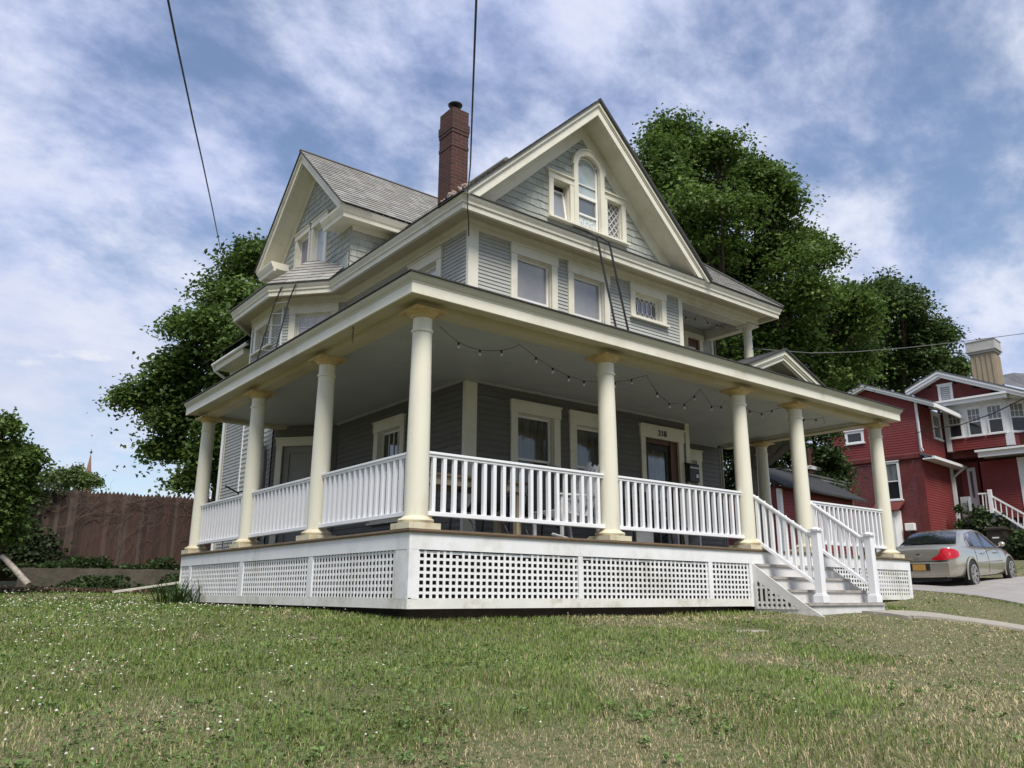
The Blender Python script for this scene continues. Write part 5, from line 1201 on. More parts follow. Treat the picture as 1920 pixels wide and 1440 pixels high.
m = MB(); m.lbox(Fp, pe0[0]-.1, pe1[0]+.6, ez-.05, ez+.0, -2.2, -.1); m.build('porch_soffit', pm('grey_soffit', (.45, .46, .46)), red)
m = MB(); m.prism([Fp(pe0[0]-.2, ez+.241, .1), Fp(pe0[0]-.2, ez+.33, -.5), Fp(pe0[0]-.2, ez+.241, -.5)], -NV*(pe1[0]-pe0[0]+.8)); m.build('porch_roof', RROOF, red)
# stair with white rails
uS = uE-1.4; ps = lambda x, y: pu(x, y, uS)
m = MB(); a, b, c_, e_ = ps(1856, 921), ps(1861, 958), ps(1922, 966), ps(1930, 996)
m.beam(ps(1855, 918), ps(1861, 962), .16, .16, tuple(NU)); m.beam(ps(1834, 926), ps(1855, 925), .07, .07); m.beam(ps(1838, 958), ps(1858, 957), .07, .07)
m.beam(ps(1859, 930), ps(1935, 972), .08, .08); m.beam(ps(1862, 954), ps(1935, 1000), .08, .08)
for i in range(7): t = (i+.6)/7; m.beam(ps(1859, 930)*(1-t)+ps(1935, 972)*t, ps(1862, 954)*(1-t)+ps(1935, 1000)*t, .045, .045, tuple(NU))
for x in (1842, 1848): m.beam(ps(x, 926), ps(x+3, 958), .045, .045, tuple(NU))
m.build('stair_railing', RW, red)
m = MB(); q0 = ps(1838, 960); q1 = ps(1866, 975); Fs = sub(fu, -uS); a, b = uz(q0), uz(q1)
m.lbox(Fs, a[0], b[0], b[1]-.1, a[1], -1.4, -.05); 
for i in range(6): m.lbox(Fs, b[0]+i*.27, b[0]+i*.27+.3, a[1]-.19*(i+2), a[1]-.19*(i+1), -1.1, -.08)
m.build('stair', pm('grey_step', (.20, .21, .22), (.15, .155, .165), 2), red)
m = MB()
for i in range(7):
    for j in (0, 1): p0 = ps(1838+i*7, 978+i*2) ; m.beam(p0, p0+np.array([0, 0, -.9])-NV*(.45*(1 if j else -1)), .035, .02, tuple(NU))
m.build('stair_lattice', RW, red)
for i in range(1):
    p0 = ps(1862, 1000)
# things standing round it
mt = pu(1813, 965, uE-.9); Fm = sub(fu, -(uE-.9)); mu0, mu1 = uz(pu(1800, 932, uE-.9)), uz(pu(1826, 998, uE-.9))
met = empty('meter_cabinet', Fm(mu0[0], mu1[1]-.3, 0)); tag(met, 'tall grey meter cabinet with four round dials beside the white drainpipe', 'meter box')
m = MB(); m.lbox(Fm, mu0[0], mu1[0], mu1[1]-.6, mu0[1], -.25, .0); m.lbox(Fm, mu0[0]+.36, mu1[0]-.02, mu1[1]-.3, mu0[1]-.12, 0, .1); m.build('cabinet', pm('grey_painted_steel', (.40, .43, .45), (.34, .365, .385), 2, .5), met)
for i in range(4):
    m = MB(); z = mu1[1]+.15+(mu0[1]-mu1[1]-.55)*i/3; p = np.array(Fm(mu1[0]-.2, z, .1)); m.tube([p, p-NU*.12], .1, 10); m.build('dial', pm('dial_glass', (.16, .17, .18), rough=.2), met)
bn = pu(1868, 1006, uE-2.2); Fn = sub(fu, -(uE-2.2)); bu0, bu1 = uz(pu(1846, 990, uE-2.2)), uz(pu(1888, 1030, uE-2.2)); bz = bu1[1]-.25; bt = bu0[1]
bino = empty('wheeled_bin', Fn((bu0[0]+bu1[0])/2, bz, -.4)); tag(bino, 'dark brown wheeled rubbish bin under the white stair rail', 'bin')
BIN = pm('dark_brown_plastic', (.045, .036, .033), (.035, .028, .026), 3, .45)
m = MB(); um = (bu0[0]+bu1[0])/2; w0_, w1_ = (bu1[0]-bu0[0])*.40, (bu1[0]-bu0[0])*.46
m.add([Fn(um-w0_, bz, -.1), Fn(um+w0_, bz, -.1), Fn(um+w0_, bz, -.8), Fn(um-w0_, bz, -.8), Fn(um-w1_, bt-.1, 0), Fn(um+w1_, bt-.1, 0), Fn(um+w1_, bt-.1, -.9), Fn(um-w1_, bt-.1, -.9)], [(0, 1, 5, 4), (1, 2, 6, 5), (2, 3, 7, 6), (3, 0, 4, 7), (0, 3, 2, 1)]); m.lbox(Fn, um-.2, um+.25, bz+.2, bt-.35, .0, .03); m.build('bin_body', BIN, bino)
m = MB(); m.lbox(Fn, um-w1_-.05, um+w1_+.05, bt-.1, bt-.02, -.95, .06); m.prism([Fn(um-w1_-.05, bt-.02, .06), Fn(um-w1_-.05, bt+.06, -.4), Fn(um-w1_-.05, bt-.02, -.95)], -NV*(2*w1_+.1)); m.build('bin_lid', BIN, bino)
m = MB(); m.lbox(Fn, um-.12, um+.16, bt-.5, bt-.44, .03, .036); m.build('bin_label', RW, bino)
for s_ in (-1, 1):
    m = MB(); p = np.array(Fn(um+s_*w0_, bz+.02, -.75)); m.tube([p-NV*.04, p+NV*.04], .13, 12); m.build('wheel', IRON, bino)
c0_, c1_ = uz(pu(1672, 957)), uz(pu(1697, 1025)); Fh = sub(fu, .9)
ht = empty('cellar_shed', Fh(c0_[0], 0, 0)); tag(ht, 'little white boarded lean-to with a red sloping roof below the window', 'lean-to')
m = MB(); siding(m, Fh, c1_[0], -.1, c0_[1]-.05, (), .11, .015, u0=c0_[0]-.6); m.lbox(frame(Fh(c1_[0], 0, 0), NU, -NV), 0, .9, -.1, c0_[1]-.05, -.02, 0); m.build('shed_wall', RW, ht)
m = MB(); m.prism([Fh(c0_[0]-.7, c0_[1]-.08, .12), Fh(c0_[0]-.7, c0_[1]+.45, -.9), Fh(c0_[0]-.7, c0_[1]+.36, -.9), Fh(c0_[0]-.7, c0_[1]-.16, .12)], -NV*(c1_[0]-c0_[0]+.95)); m.build('shed_roof', REDB, ht)
b0_, b1_ = uz(pu(1700, 982)), uz(pu(1719, 995)); bx = MB(); bx.lbox(fu, b0_[0], b1_[0], b1_[1], b0_[1], .0, .3); bo = bx.build('wall_box', RW, bevel=.03); tag(bo, 'small white box fixed low on the red brick wall', 'box')
bx = MB(); bx.tube([fu((b0_[0]+b1_[0])/2, b1_[1], .15), fu((b0_[0]+b1_[0])/2, b1_[1]-.5, .15)], .07, 8); bx.build('pipe', IRON, bo)
def vp(q, n):
    out_ = []
    for (px, py, r_, k) in ((1797, 955, 6, 120), (1802, 985, 8, 160), (1797, 1000, 6, 90), (1836, 968, 14, 330), (1845, 985, 16, 380), (1830, 1000, 14, 260), (1882, 978, 9, 200), (1908, 1012, 13, 300), (1925, 1018, 18, 360), (1904, 1034, 12, 220)):
        c = pu(px, py, uE-1.3-(.9 if py > 1000 else 0)); out_.append(c+q.normal(size=(k, 3))*r_/1502*DR*.55)
    return np.concatenate(out_)
leaf_patch('climbing_vine', 'green climbing vine over the red house drainpipe and stair', 'vine', vp, 10, .17, (.045, .075, .024), 71, 'stuff', .3, -NU*.6)

# ------------------------------------------------------------------ red shed between the houses
DS_ = 29; S0 = at(1461, 912, DS_)
fs = frame((S0[0], S0[1], 0), NU, -NV); ps_ = lambda x, y, dv=0.0: on(x, y, S0+NV*dv, NV); sz = lambda p: ((p-S0)@NU, p[2])
shed = empty('red_shed', (S0[0], S0[1], 0)); tag(shed, 'small red shed with a black roof and brick chimney behind the porch columns', 'shed')
eL, eR = sz(ps_(1440, 911)), sz(ps_(1622, 937)); uR_ = sz(ps_(1600, 940))[0]; ez_ = eL[1]
m = MB(); clip_siding(m, fs, 0, uR_, -.3, lambda u: ez_-.02, [], .13); m.lbox(frame(fs(0, 0, 0), NV, -NU), 0, 3, -.3, ez_, -.02, 0); m.build('wall', RED, shed)
m = MB(); m.lbox(fs, 0.02, uR_-.02, -.3, ez_+.1, -2.4, -.04); m.build('wall', REDB, shed)
m = MB(); m.lbox(fs, -.06, .14, -.3, ez_-.02, -.1, .03); m.build('corner_board', RW, shed)
m = MB(); m.lbox(fs, uR_-.12, uR_, -.3, ez_-.02, -.1, .03); m.build('corner_board', RW, shed)
rt = sz(ps_(1450, 880, 1.6))[1]
m = MB(); m.prism([fs(-.45, ez_-.03, .4), fs(-.45, ez_+.05, .4), fs(-.45, rt+.02, -1.6), fs(-.45, rt-.1, -1.6)], NU*(uR_+1.0)); m.build('shed_roof', BLK, shed)
wb0, wb1 = sz(ps_(1470, 874, 1.62)), sz(ps_(1588, 890, 1.62)); hz_ = sz(ps_(1588, 912, 1.62))[1]; Fq = sub(fs, -1.62)
m = MB(); hh = wb0[1]-hz_-.1
m.lbox(Fq, wb0[0], wb1[0]+.0, hz_+hh*.66, hz_+hh*.98, -.1, .12); m.lbox(Fq, wb0[0], wb1[0], hz_+hh*.05, hz_+hh*.32, -.1, .05); m.build('white_boards', RW, shed)
m = MB(); m.lbox(Fq, wb0[0], wb1[0], hz_-.2, hz_+hh*1.0, -1.2, -.02); m.build('upper_wall', pm('grey_upper_board', (.20, .21, .215)), shed)  # plain grey wall behind the white boards
m = MB(); m.prism([Fq(wb0[0]-.2, hz_+hh*1.0, .2), Fq(wb0[0]-.2, hz_+hh*1.35, -1.0), Fq(wb0[0]-.2, hz_+hh*1.0, -1.2)], NU*(wb1[0]-wb0[0]+.2)); m.build('upper_roof', RROOF, shed)
cb0 = sz(ps_(1518, 875, 2.2)); cb1 = sz(ps_(1534, 845, 2.2)); Fk = sub(fs, -2.2)
m = MB(); m.lbox(Fk, cb0[0], cb1[0], cb0[1]-.6, cb1[1], -.5, 0); cc_ = m.build('chimney', BRICK, shed)
m = MB(); m.lbox(Fk, cb0[0]-.05, cb1[0]+.05, cb0[1]-.1, cb0[1]+.06, -.55, .05); m.build('flashing', RW, cc_)
# ------------------------------------------------------------------ the parked car
PAINT = pm('champagne_metallic_paint', (.50, .475, .405), (.49, .465, .395), 40, .22, 0, metal=.7, spec=.6)
PAINT.node_tree.nodes['Principled BSDF'].inputs['Coat Weight'].default_value = .8
PAINT.node_tree.nodes['Principled BSDF'].inputs['Coat Roughness'].default_value = .06
CGL = glass_mat('car_glass', (.012, .014, .016), .04); RUB = pm('black_rubber', (.018, .018, .019), (.026, .025, .025), 20, .85)
RIMM = pm('alloy_wheel', (.62, .62, .63), (.5, .5, .51), 10, .28, 0, metal=.8); TAIL = pm('red_tail_lens', (.52, .012, .025), (.40, .008, .02), 9, .12, 0, spec=.7)
CHROME = pm('car_chrome', (.6, .6, .6), rough=.2, metal=1)
wc = at(1822, 1101, 20.2); HA = R(4.0)
cx_, cy_ = wc[0]-(math.cos(HA)*1.02+math.sin(HA)*.78), wc[1]-(math.sin(HA)*1.02-math.cos(HA)*.78)
pitch_ = math.atan2(gz(cx_+math.cos(HA)*3.9, cy_+math.sin(HA)*3.9)-gz(cx_+math.cos(HA), cy_+math.sin(HA)), 2.9)
car = empty('parked_car', (cx_, cy_, wc[2]-.005-1.02*math.sin(pitch_)), HA); car.rotation_euler = (0, -pitch_, HA)
tag(car, 'champagne silver four door sedan parked with its tail toward the porch', 'car')
def interp(tab, x): return float(np.interp(x, [t[0] for t in tab], [t[1] for t in tab]))
HWt = [(0, .66), (.05, .75), (.2, .82), (.5, .86), (1.1, .885), (2.4, .885), (3.6, .88), (4.15, .84), (4.5, .74), (4.68, .58), (4.75, .40)]
BEL = [(0, .66), (.03, .80), (.06, .98), (.12, 1.035), (.35, 1.06), (.7, 1.055), (1.0, 1.03), (1.6, .99), (2.6, .955), (3.3, .95), (3.6, .93), (4.1, .85), (4.45, .73), (4.68, .58), (4.75, .48)]
BOT = [(0, .31), (.05, .27), (.3, .25), (.8, .22), (3.9, .2), (4.4, .22), (4.7, .28), (4.75, .32)]
XS = sorted(set([0, .03, .06, .12, .2, .35, .5, .62, .7, .85, 1.02, 1.2, 1.4, 1.7, 2.05, 2.4, 2.8, 3.2, 3.45, 3.6, 3.87, 4.1, 4.3, 4.5, 4.62, 4.68, 4.75]))
def sect(x):
    hw, b, t = interp(HWt, x), interp(BOT, x), interp(BEL, x); h = t-b
    cr = .035*min(1, hw/.8)
    return [(0, b), (hw*.86, b), (hw*.955, b+h*.10), (hw*.99, b+h*.28), (hw, b+h*.45), (hw*.995, b+h*.60), (hw*.985, b+h*.72), (hw*.965, b+h*.86), (hw*.92, t-.018), (hw*.86, t), (hw*.45, t+cr*.8), (0, t+cr)]
m = MB(); rings = []
for x in XS:
    s_ = sect(x); ring_ = [(x, -y, z) for y, z in s_]+[(x, y, z) for y, z in s_[-2:0:-1]]; rings.append(ring_)
k = len(rings[0]); m.add([p for r_ in rings for p in r_], [(i*k+j, i*k+(j+1) % k, (i+1)*k+(j+1) % k, (i+1)*k+j) for i in range(len(rings)-1) for j in range(k)]+[tuple(range(k)), tuple((len(rings)-1)*k+j for j in range(k))])
# cut the wheel openings out of the flanks: faces inside the arches are dropped, a dark liner sits behind them
body = m.build('body', PAINT, car, True, smooth=38)
bmx = body.modifiers.new('sub', 'SUBSURF'); bmx.levels = 1; bmx.render_levels = 2
# greenhouse
GH = [(.62, 1.055, .76, .05), (1.00, 1.27, .66, .03), (1.30, 1.385, .60, .02), (1.75, 1.445, .585, .02), (2.25, 1.455, .585, .02), (2.65, 1.42, .59, .02), (3.0, 1.27, .65, .02), (3.48, .945, .76, .02)]
def ghs(x, z, hw):
    t = interp(BEL, x)-.03; wb_ = interp(HWt, x)*.90; return [(wb_, t), (hw+.035, z-.06), (hw-.02, z-.012), (hw*.5, z+.012), (0, z+.018)] if z-t > .08 else [(hw, t), (hw*.98, z-.008), (hw*.9, z), (hw*.5, z+.004), (0, z+.006)]
m = MB(); rings = []
for x, z, hw, _ in GH:
    s_ = ghs(x, z, hw); rings.append([(x, -y, zz2) for y, zz2 in s_]+[(x, y, zz2) for y, zz2 in s_[-2::-1]])
k = len(rings[0]); m.add([p for r_ in rings for p in r_], [(i*k+j, i*k+j+1, (i+1)*k+j+1, (i+1)*k+j) for i in range(len(rings)-1) for j in range(k-1)])
m.build('roof', PAINT, car, True, smooth=40)
# windows lie a hair proud of the greenhouse
def side_pt(x, f, s_):
    a, b = GH[0], GH[-1]; zz2 = interp([(g[0], g[1]) for g in GH], x); hw = interp([(g[0], g[2]) for g in GH], x); t = interp(BEL, x)-.01; wb_ = interp(HWt, x)*.90
    y0, y1, z0, z1 = wb_, hw+.03, t, zz2-.075
    return (x, s_*(y0+(y1-y0)*f+.012), z0+(z1-z0)*f)
for s_ in (-1, 1):
    for (xa, xb) in ((1.28, 1.52), (1.57, 2.20), (2.26, 3.22)):
        m = MB(); n_ = 6; top = []; bot_ = []
        for i in range(n_+1):
            x = xa+(xb-xa)*i/n_
            bot_.append(side_pt(x, .06, s_)); top.append(side_pt(x, .97 if 1.5 < x < 2.7 else max(.25, .97-abs(x-(1.5 if x < 2 else 2.7))*(.9 if x > 2 else 1.3)), s_))
        m.poly(bot_+top[::-1]); m.build('side_window', CGL, car, True)
    m = MB(); ps2 = [side_pt(x, f, s_) for x, f in ((1.22, .04), (1.24, .55), (1.5, 1.02), (2.0, 1.04), (2.6, 1.03), (3.0, .72), (3.3, .06))]; m.tube([(p[0], p[1]+s_*.004, p[2]) for p in ps2], .012, 5); m.tube([side_pt(x, 0.0, s_) for x in (1.2, 2.2, 3.3)], .012, 5); m.build('window_trim', CHROME, car, True)
def cap_pt(f, y):     # rear screen
    x0, z0, w0 = .66, 1.085, .70; x1, z1, w1 = 1.27, 1.392, .545
    return (x0+(x1-x0)*f-.012, y*(w0+(w1-w0)*f), z0+(z1-z0)*f+.014*math.sin(f*3.14)+.02*(1-y*y)+.008)
m = MB(); ng = 8; vs_ = [cap_pt(.03+.93*i/ng, -1+2*j/ng) for i in range(ng+1) for j in range(ng+1)]; m.add(vs_, [(i*(ng+1)+j, i*(ng+1)+j+1, (i+1)*(ng+1)+j+1, (i+1)*(ng+1)+j) for i in range(ng) for j in range(ng)]); m.build('rear_window', CGL, car, True, smooth=True)
m = MB(); m.quad((3.42, -.68, 1.0), (3.42, .68, 1.0), (2.72, .55, 1.42), (2.72, -.55, 1.42)); m.build('windscreen', CGL, car, True)
# wheels
def ring_disc(m, x, y, z, r0, r1, yo, n=24, a0=0, a1=2*math.pi):
    for i in range(n):
        a, b = a0+(a1-a0)*i/n, a0+(a1-a0)*(i+1)/n
        m.quad((x+r0*math.cos(a), yo, z+r0*math.sin(a)), (x+r1*math.cos(a), yo, z+r1*math.sin(a)), (x+r1*math.cos(b), yo, z+r1*math.sin(b)), (x+r0*math.cos(b), yo, z+r0*math.sin(b)))
for wx in (1.02, 3.87):
    for s_ in (-1, 1):
        m = MB(); yo = s_*(interp(HWt, wx)+.006); ring_disc(m, wx, 0, .33, .0, .375, yo-s_*.002, 20, -.35, math.pi+.35); m.build('wheel_arch', RUB, car, True)
        m = MB()
        for i in range(16):
            a, b = -.3+(math.pi+.6)*i/16, -.3+(math.pi+.6)*(i+1)/16
            for r0, r1, o0, o1 in ((.372, .40, .012, .014), (.40, .435, .014, -.002)):
                m.quad(*[(wx+r*math.cos(t), yo+s_*o, .33+r*math.sin(t)) for r, t, o in ((r0, a, o0), (r1, a, o1), (r1, b, o1), (r0, b, o0))])
        m.build('wheel_lip', PAINT, car, True, smooth=True)
        m = MB(); m.lathe([(.20, -.09), (.30, -.10), (.325, -.07), (.33, 0), (.325, .06), (.30, .088), (.235, .088), (.225, .06)], 32)
        m.v = [(p[0], p[2], p[1]) for p in m.v]; m.v = [(p[0]+wx, p[1]*s_+s_*.822, p[2]+.33) for p in m.v]; ty = m.build('wheel', RUB, car, True, smooth=40)
        m = MB()
        ring_disc(m, wx, 0, .33, .205, .240, s_*.912, 28); ring_disc(m, wx, 0, .33, 0, .06, s_*.908, 14)
        for i in range(7):
            a = 2*math.pi*i/7
            for da in (-.13, .13):
                ca, sa = math.cos(a+da*.5), math.sin(a+da*.5); cb_, sb_ = math.cos(a+da), math.sin(a+da)
                m.beam((wx+.04*ca, s_*.900, .33+.04*sa), (wx+.215*cb_, s_*.906, .33+.215*sb_), .03, .018, (0, 1, 0))
        m.build('rim', RIMM, ty, True)
        m = MB(); ring_disc(m, wx, 0, .33, 0, .222, s_*.893, 20); m.build('brake_disc', pm('dark_hub', (.05, .05, .05)), ty, True)
# lamps, plate, mouldings
for s_ in (-1, 1):
    m = MB(); P = []
    def bodyp(x, z, o=.012):
        s2 = sect(x); zs2 = [q_[1] for q_ in s2[1:10]]; ys2 = [q_[0] for q_ in s2[1:10]]; return (x, s_*(float(np.interp(z, zs2, ys2))+o), z)
    rear = [(-.012, .30, .745), (-.01, .42, .80), (-.006, .50, .86), (.012, .56, .985), (.035, .62, 1.0)]
    A = [(p[0]-.02, s_*p[1], p[2]) for p in rear]; Bq = [(-.03, s_*.34, .715), (-.03, s_*.5, .71), (-.03, s_*.6, .715), (-.012, s_*.68, .72), (.0, s_*.70, .725)]
    m.add(A+Bq, [(i, i+1, 6+i, 5+i) for i in range(4)])
    C2 = [A[-1], bodyp(.10, .985, .02), bodyp(.24, .955, .018), bodyp(.36, .90, .014)]; D2 = [Bq[-1], bodyp(.09, .735, .022), bodyp(.22, .755, .02), bodyp(.36, .80, .014)]
    m.add(C2+D2, [(i, i+1, 5+i, 4+i) for i in range(3)]); m.build('tail_lamp', TAIL, car, True, smooth=50)
    m = MB(); m.tube([bodyp(1.5, .60, .008), bodyp(2.4, .60, .008), bodyp(3.3, .60, .008)], .012, 5); m.build('side_moulding', PAINT, car, True)
    m = MB(); 
    for hx in (1.75, 2.72): m.tube([bodyp(hx, .82, .02), bodyp(hx+.12, .822, .03), bodyp(hx+.24, .82, .02)], .014, 6)
    m.build('door_handle', CHROME, car, True)
    m = MB(); m.sphere((3.05, s_*1.0, 1.03), .085, 10, 7, .8); m.beam((3.1, s_*.86, .98), (3.06, s_*.98, 1.01), .05, .04); m.build('mirror', PAINT, car, True, smooth=40)
    m = MB(); 
    for hx in (1.42, 2.24): m.tube([bodyp(hx, z, .002) for z in (.34, .5, .7, .85, .93)], .005, 4)
    m.build('door_gap', RUB, car, True)
m = MB(); m.box(-.045, -.0, -.72, .72, .33, .66); m.build('bumper', PAINT, car, True, bevel=.04)
m = MB(); m.box(-.056, -.0455, -.26, .26, .46, .635); m.build('plate_recess', RUB, car, True)
PLT = pm('orange_plate', (.52, .30, .07), (.36, .20, .06), 22, .4)
m = MB(); m.box(-.066, -.057, -.155, .155, .47, .62); m.build('number_plate', PLT, car, True)
m = MB(); m.box(-.035, -.02, -.58, .58, .676, .69); m.build('boot_gap', RUB, car, True)
m = MB(); m.v = []; m.lathe([(.001, 0), (.05, .003), (.055, .012), (.04, .016), (.001, .016)], 16); m.v = [(-.0-.018-p[2]*.5, p[0], p[1]*.6+.85) for p in m.v]; m.build('badge', CHROME, car, True)
m = MB(); m.box(.03, .35, -.58, .58, .20, .30); m.build('under_bumper', RUB, car, True)

# ------------------------------------------------------------------ porch furniture
WOOD = pm('worn_table_wood', (.30, .20, .11), (.20, .13, .075), 5, .6, .15, 30, stretch=(1, 8, 8), c3=(.34, .27, .18), s3=2); TW = pm('pale_table_leg', (.46, .40, .27), (.38, .32, .21), 5, .6)
MESHF = pm('black_sling_fabric', (.030, .032, .034), (.022, .023, .025), 60, .8); DKF = pm('black_chair_frame', (.02, .02, .021), rough=.4)
GRW_ = pm('grey_white_wood', (.68, .685, .69), (.58, .585, .59), 6, .6, .1, 30, c3=(.38, .38, .37), s3=3)
tb = empty('porch_table', (1.5, 1.3, 0)); tag(tb, 'long wooden table behind the railing right of the corner column', 'table')
m = MB()
for i in range(6): m.box(.72, 2.34, 1.0+i*.115, 1.0+i*.115+.11, .765, .795)
m.build('tabletop', WOOD, tb)
m = MB(); m.box(.78, 2.28, 1.04, 1.065, .66, .764); m.box(.78, 2.28, 1.58, 1.605, .66, .764); m.box(.78, .805, 1.065, 1.58, .66, .764); m.box(2.255, 2.28, 1.065, 1.58, .66, .764); m.build('apron', TW, tb)
for x, y in ((.80, 1.07), (2.18, 1.07), (.80, 1.5), (2.18, 1.5)): m = MB(); m.box(x, x+.075, y, y+.075, 0, .66); m.build('leg', TW, tb)
def sling_chair():
    t = empty('sling_chair', (0, 0, 0)); m = MB(); n_ = 8; V = []
    pro = [(.50, .40), (.40, .385), (.2, .37), (.06, .40), (-.02, .5), (-.07, .7), (-.12, .9), (-.135, .98)]
    for y, z in pro: 
        w2 = .235-(.02 if z > .9 else 0); V += [(-w2, y, z), (w2, y, z)]
    m.add(V, [(2*i, 2*i+1, 2*i+3, 2*i+2) for i in range(len(pro)-1)]); sf = m.build('sling', MESHF, t, True, smooth=True); md = sf.modifiers.new('s', 'SOLIDIFY'); md.thickness = .006
    m = MB()
    for s_ in (-1, 1): m.tube([(s_*.245, y, z) for y, z in pro], .014, 7)
    m.tube([(-.245, -.135, .98), (-.12, -.15, 1.0), (.12, -.15, 1.0), (.245, -.135, .98)], .014, 7); m.build('frame', DKF, t, True, smooth=True)
    for s_ in (-1, 1):
        m = MB(); m.tube([(s_*.265, .42, .62), (s_*.275, .0, .63), (s_*.262, -.08, .60)], .018, 7); m.build('armrest', DKF, t, True, smooth=True)
        m = MB(); m.tube([(s_*.265, .42, .62), (s_*.265, .40, .3), (s_*.265, .44, .0)], .013, 7); m.build('leg', DKF, t, True, smooth=True)
        m = MB(); m.tube([(s_*.262, .2, .38), (s_*.265, -.02, .2), (s_*.265, -.16, .0)], .013, 7); m.build('leg', DKF, t, True, smooth=True)
    return t
def copy_thing(o, loc, rz):
    c = o.copy(); COL.objects.link(c); c.location = loc; c.rotation_euler = (0, 0, rz)
    for ch in o.children: d_ = ch.copy(); COL.objects.link(d_); d_.parent = c
    return c
sc1 = sling_chair(); sc1.location = (1.60, .92, 0); sc1.rotation_euler = (0, 0, R(4)); tag(sc1, 'black sling chair at the table, nearer the corner column', 'chair', 'black sling chairs on the porch')
sc2 = copy_thing(sc1, (2.48, .92, 0), R(-8)); tag(sc2, 'black sling chair at the table, nearer the white lounge chair', 'chair', 'black sling chairs on the porch')
# white slatted rocker
rk = empty('rocking_chair', (2.86, .72, 0)); tag(rk, 'greyish white slatted wooden rocking chair leaning back against the second column', 'rocking chair')
def rkp(x, y, z): return (2.86+x, .72+y, z)
m = MB()
for i in range(5): y = -.2+i*.085; m.beam(rkp(.05, y+.03, .40), rkp(.52, y+.03, 1.10), .06, .016, (0, 1, 0))
m.build('backrest', GRW_, rk)
m = MB(); m.beam(rkp(.50, -.26, 1.04), rkp(.50, .26, 1.04), .07, .02); m.beam(rkp(.18, -.26, .60), rkp(.18, .26, .60), .06, .02); m.build('back_rail', GRW_, rk)
for s_ in (-.25, .25): m = MB(); m.beam(rkp(.0, s_, .34), rkp(.56, s_, 1.17), .035, .05, (0, 1, 0)); m.build('back_post', GRW_, rk)
m = MB()
for i in range(6): x = -.48+i*.095; m.box(2.86+x, 2.86+x+.075, .48, .98, .395-.012*i, .412-.012*i)
m.build('seat', GRW_, rk)
for s_ in (-.27, .27):
    m = MB(); m.beam(rkp(-.5, s_, .60), rkp(.16, s_, .62), .07, .022); m.build('armrest', GRW_, rk)
    m = MB(); m.beam(rkp(-.44, s_, .06), rkp(-.44, s_, .6), .04, .03); m.build('leg', GRW_, rk)
    m = MB(); m.beam(rkp(.2, s_, .08), rkp(.12, s_, .6), .04, .03); m.build('leg', GRW_, rk)
    m = MB(); m.tube([rkp(-.6, s_, .09), rkp(-.3, s_, .035), rkp(.0, s_, .022), (3.21, .72+s_, .05), (3.48, .72+s_, .13)], .018, 6); m.build('rocker', GRW_, rk)
st_ = empty('side_table', (4.75, 1.3, 0)); tag(st_, 'small black side table behind the middle railing, left of the entry door', 'table')
m = MB(); m.box(4.42, 5.05, 1.1, 1.5, .72, .76); m.build('tabletop', DKF, st_)
m = MB(); m.box(4.45, 5.02, 1.13, 1.47, .60, .719); m.build('drawer', DKF, st_)
for x, y in ((4.44, 1.12), (5.0, 1.12), (4.44, 1.45), (5.0, 1.45)): m = MB(); m.box(x, x+.035, y, y+.035, 0, .60); m.build('leg', DKF, st_)
bxo = empty('storage_box', (4.72, 1.32, 0)); tag(bxo, 'grey lidded plastic box under the small black side table', 'box')
GRP = pm('grey_plastic', (.34, .35, .35), (.28, .29, .29), 4, .5)
m = MB(); m.box(4.55, 4.93, 1.18, 1.46, 0.0, .30); m.build('box_body', GRP, bxo, bevel=.02)
m = MB(); m.box(4.53, 4.95, 1.16, 1.48, .301, .34); m.build('lid', pm('pink_grey_lid', (.40, .34, .35)), bxo, bevel=.01)
sc3 = copy_thing(sc1, (5.55, 1.75, 0), R(200)); tag(sc3, 'black sling chair turned to the street in front of the entry door', 'chair', 'black sling chairs on the porch')
cu_ = MB(); cu_.box(5.33, 5.77, 1.30, 1.72, .405, .50); o = cu_.build('cushion', pm('dark_blue_cushion', (.025, .04, .09), (.02, .03, .07), 8, .9), bevel=.035); tag(o, 'dark blue seat cushion on the chair by the entry door', 'cushion')
bn_ = empty('bench', (6.6, 1.7, 0)); tag(bn_, 'low grey wooden bench near the porch steps', 'bench')
m = MB(); m.box(6.3, 7.0, 1.9, 2.15, .40, .44); m.build('seat', GRW_, bn_)
for x in (6.34, 6.92): m = MB(); m.box(x, x+.04, 1.92, 2.13, 0, .40); m.build('leg', GRW_, bn_)
mb_ = empty('mailbox', (7.13, 2.2, 1.42)); tag(mb_, 'black wall mailbox with a white strip beside the entry door', 'mailbox')
m = MB(); m.box(7.0, 7.27, 2.13, 2.255, 1.34, 1.66); m.build('box_body', DKF, mb_, bevel=.01)
m = MB(); m.prism([(6.99, 2.12, 1.661), (6.99, 2.256, 1.70), (6.99, 2.256, 1.661)], (.29, 0, 0)); m.build('lid', DKF, mb_)
m = MB(); m.box(7.01, 7.26, 2.122, 2.1295, 1.585, 1.605); m.build('strip', RW, mb_)
m = MB(); m.box(7.17, 7.235, 2.122, 2.1295, 1.42, 1.48); m.build('label_plate', RW, mb_)
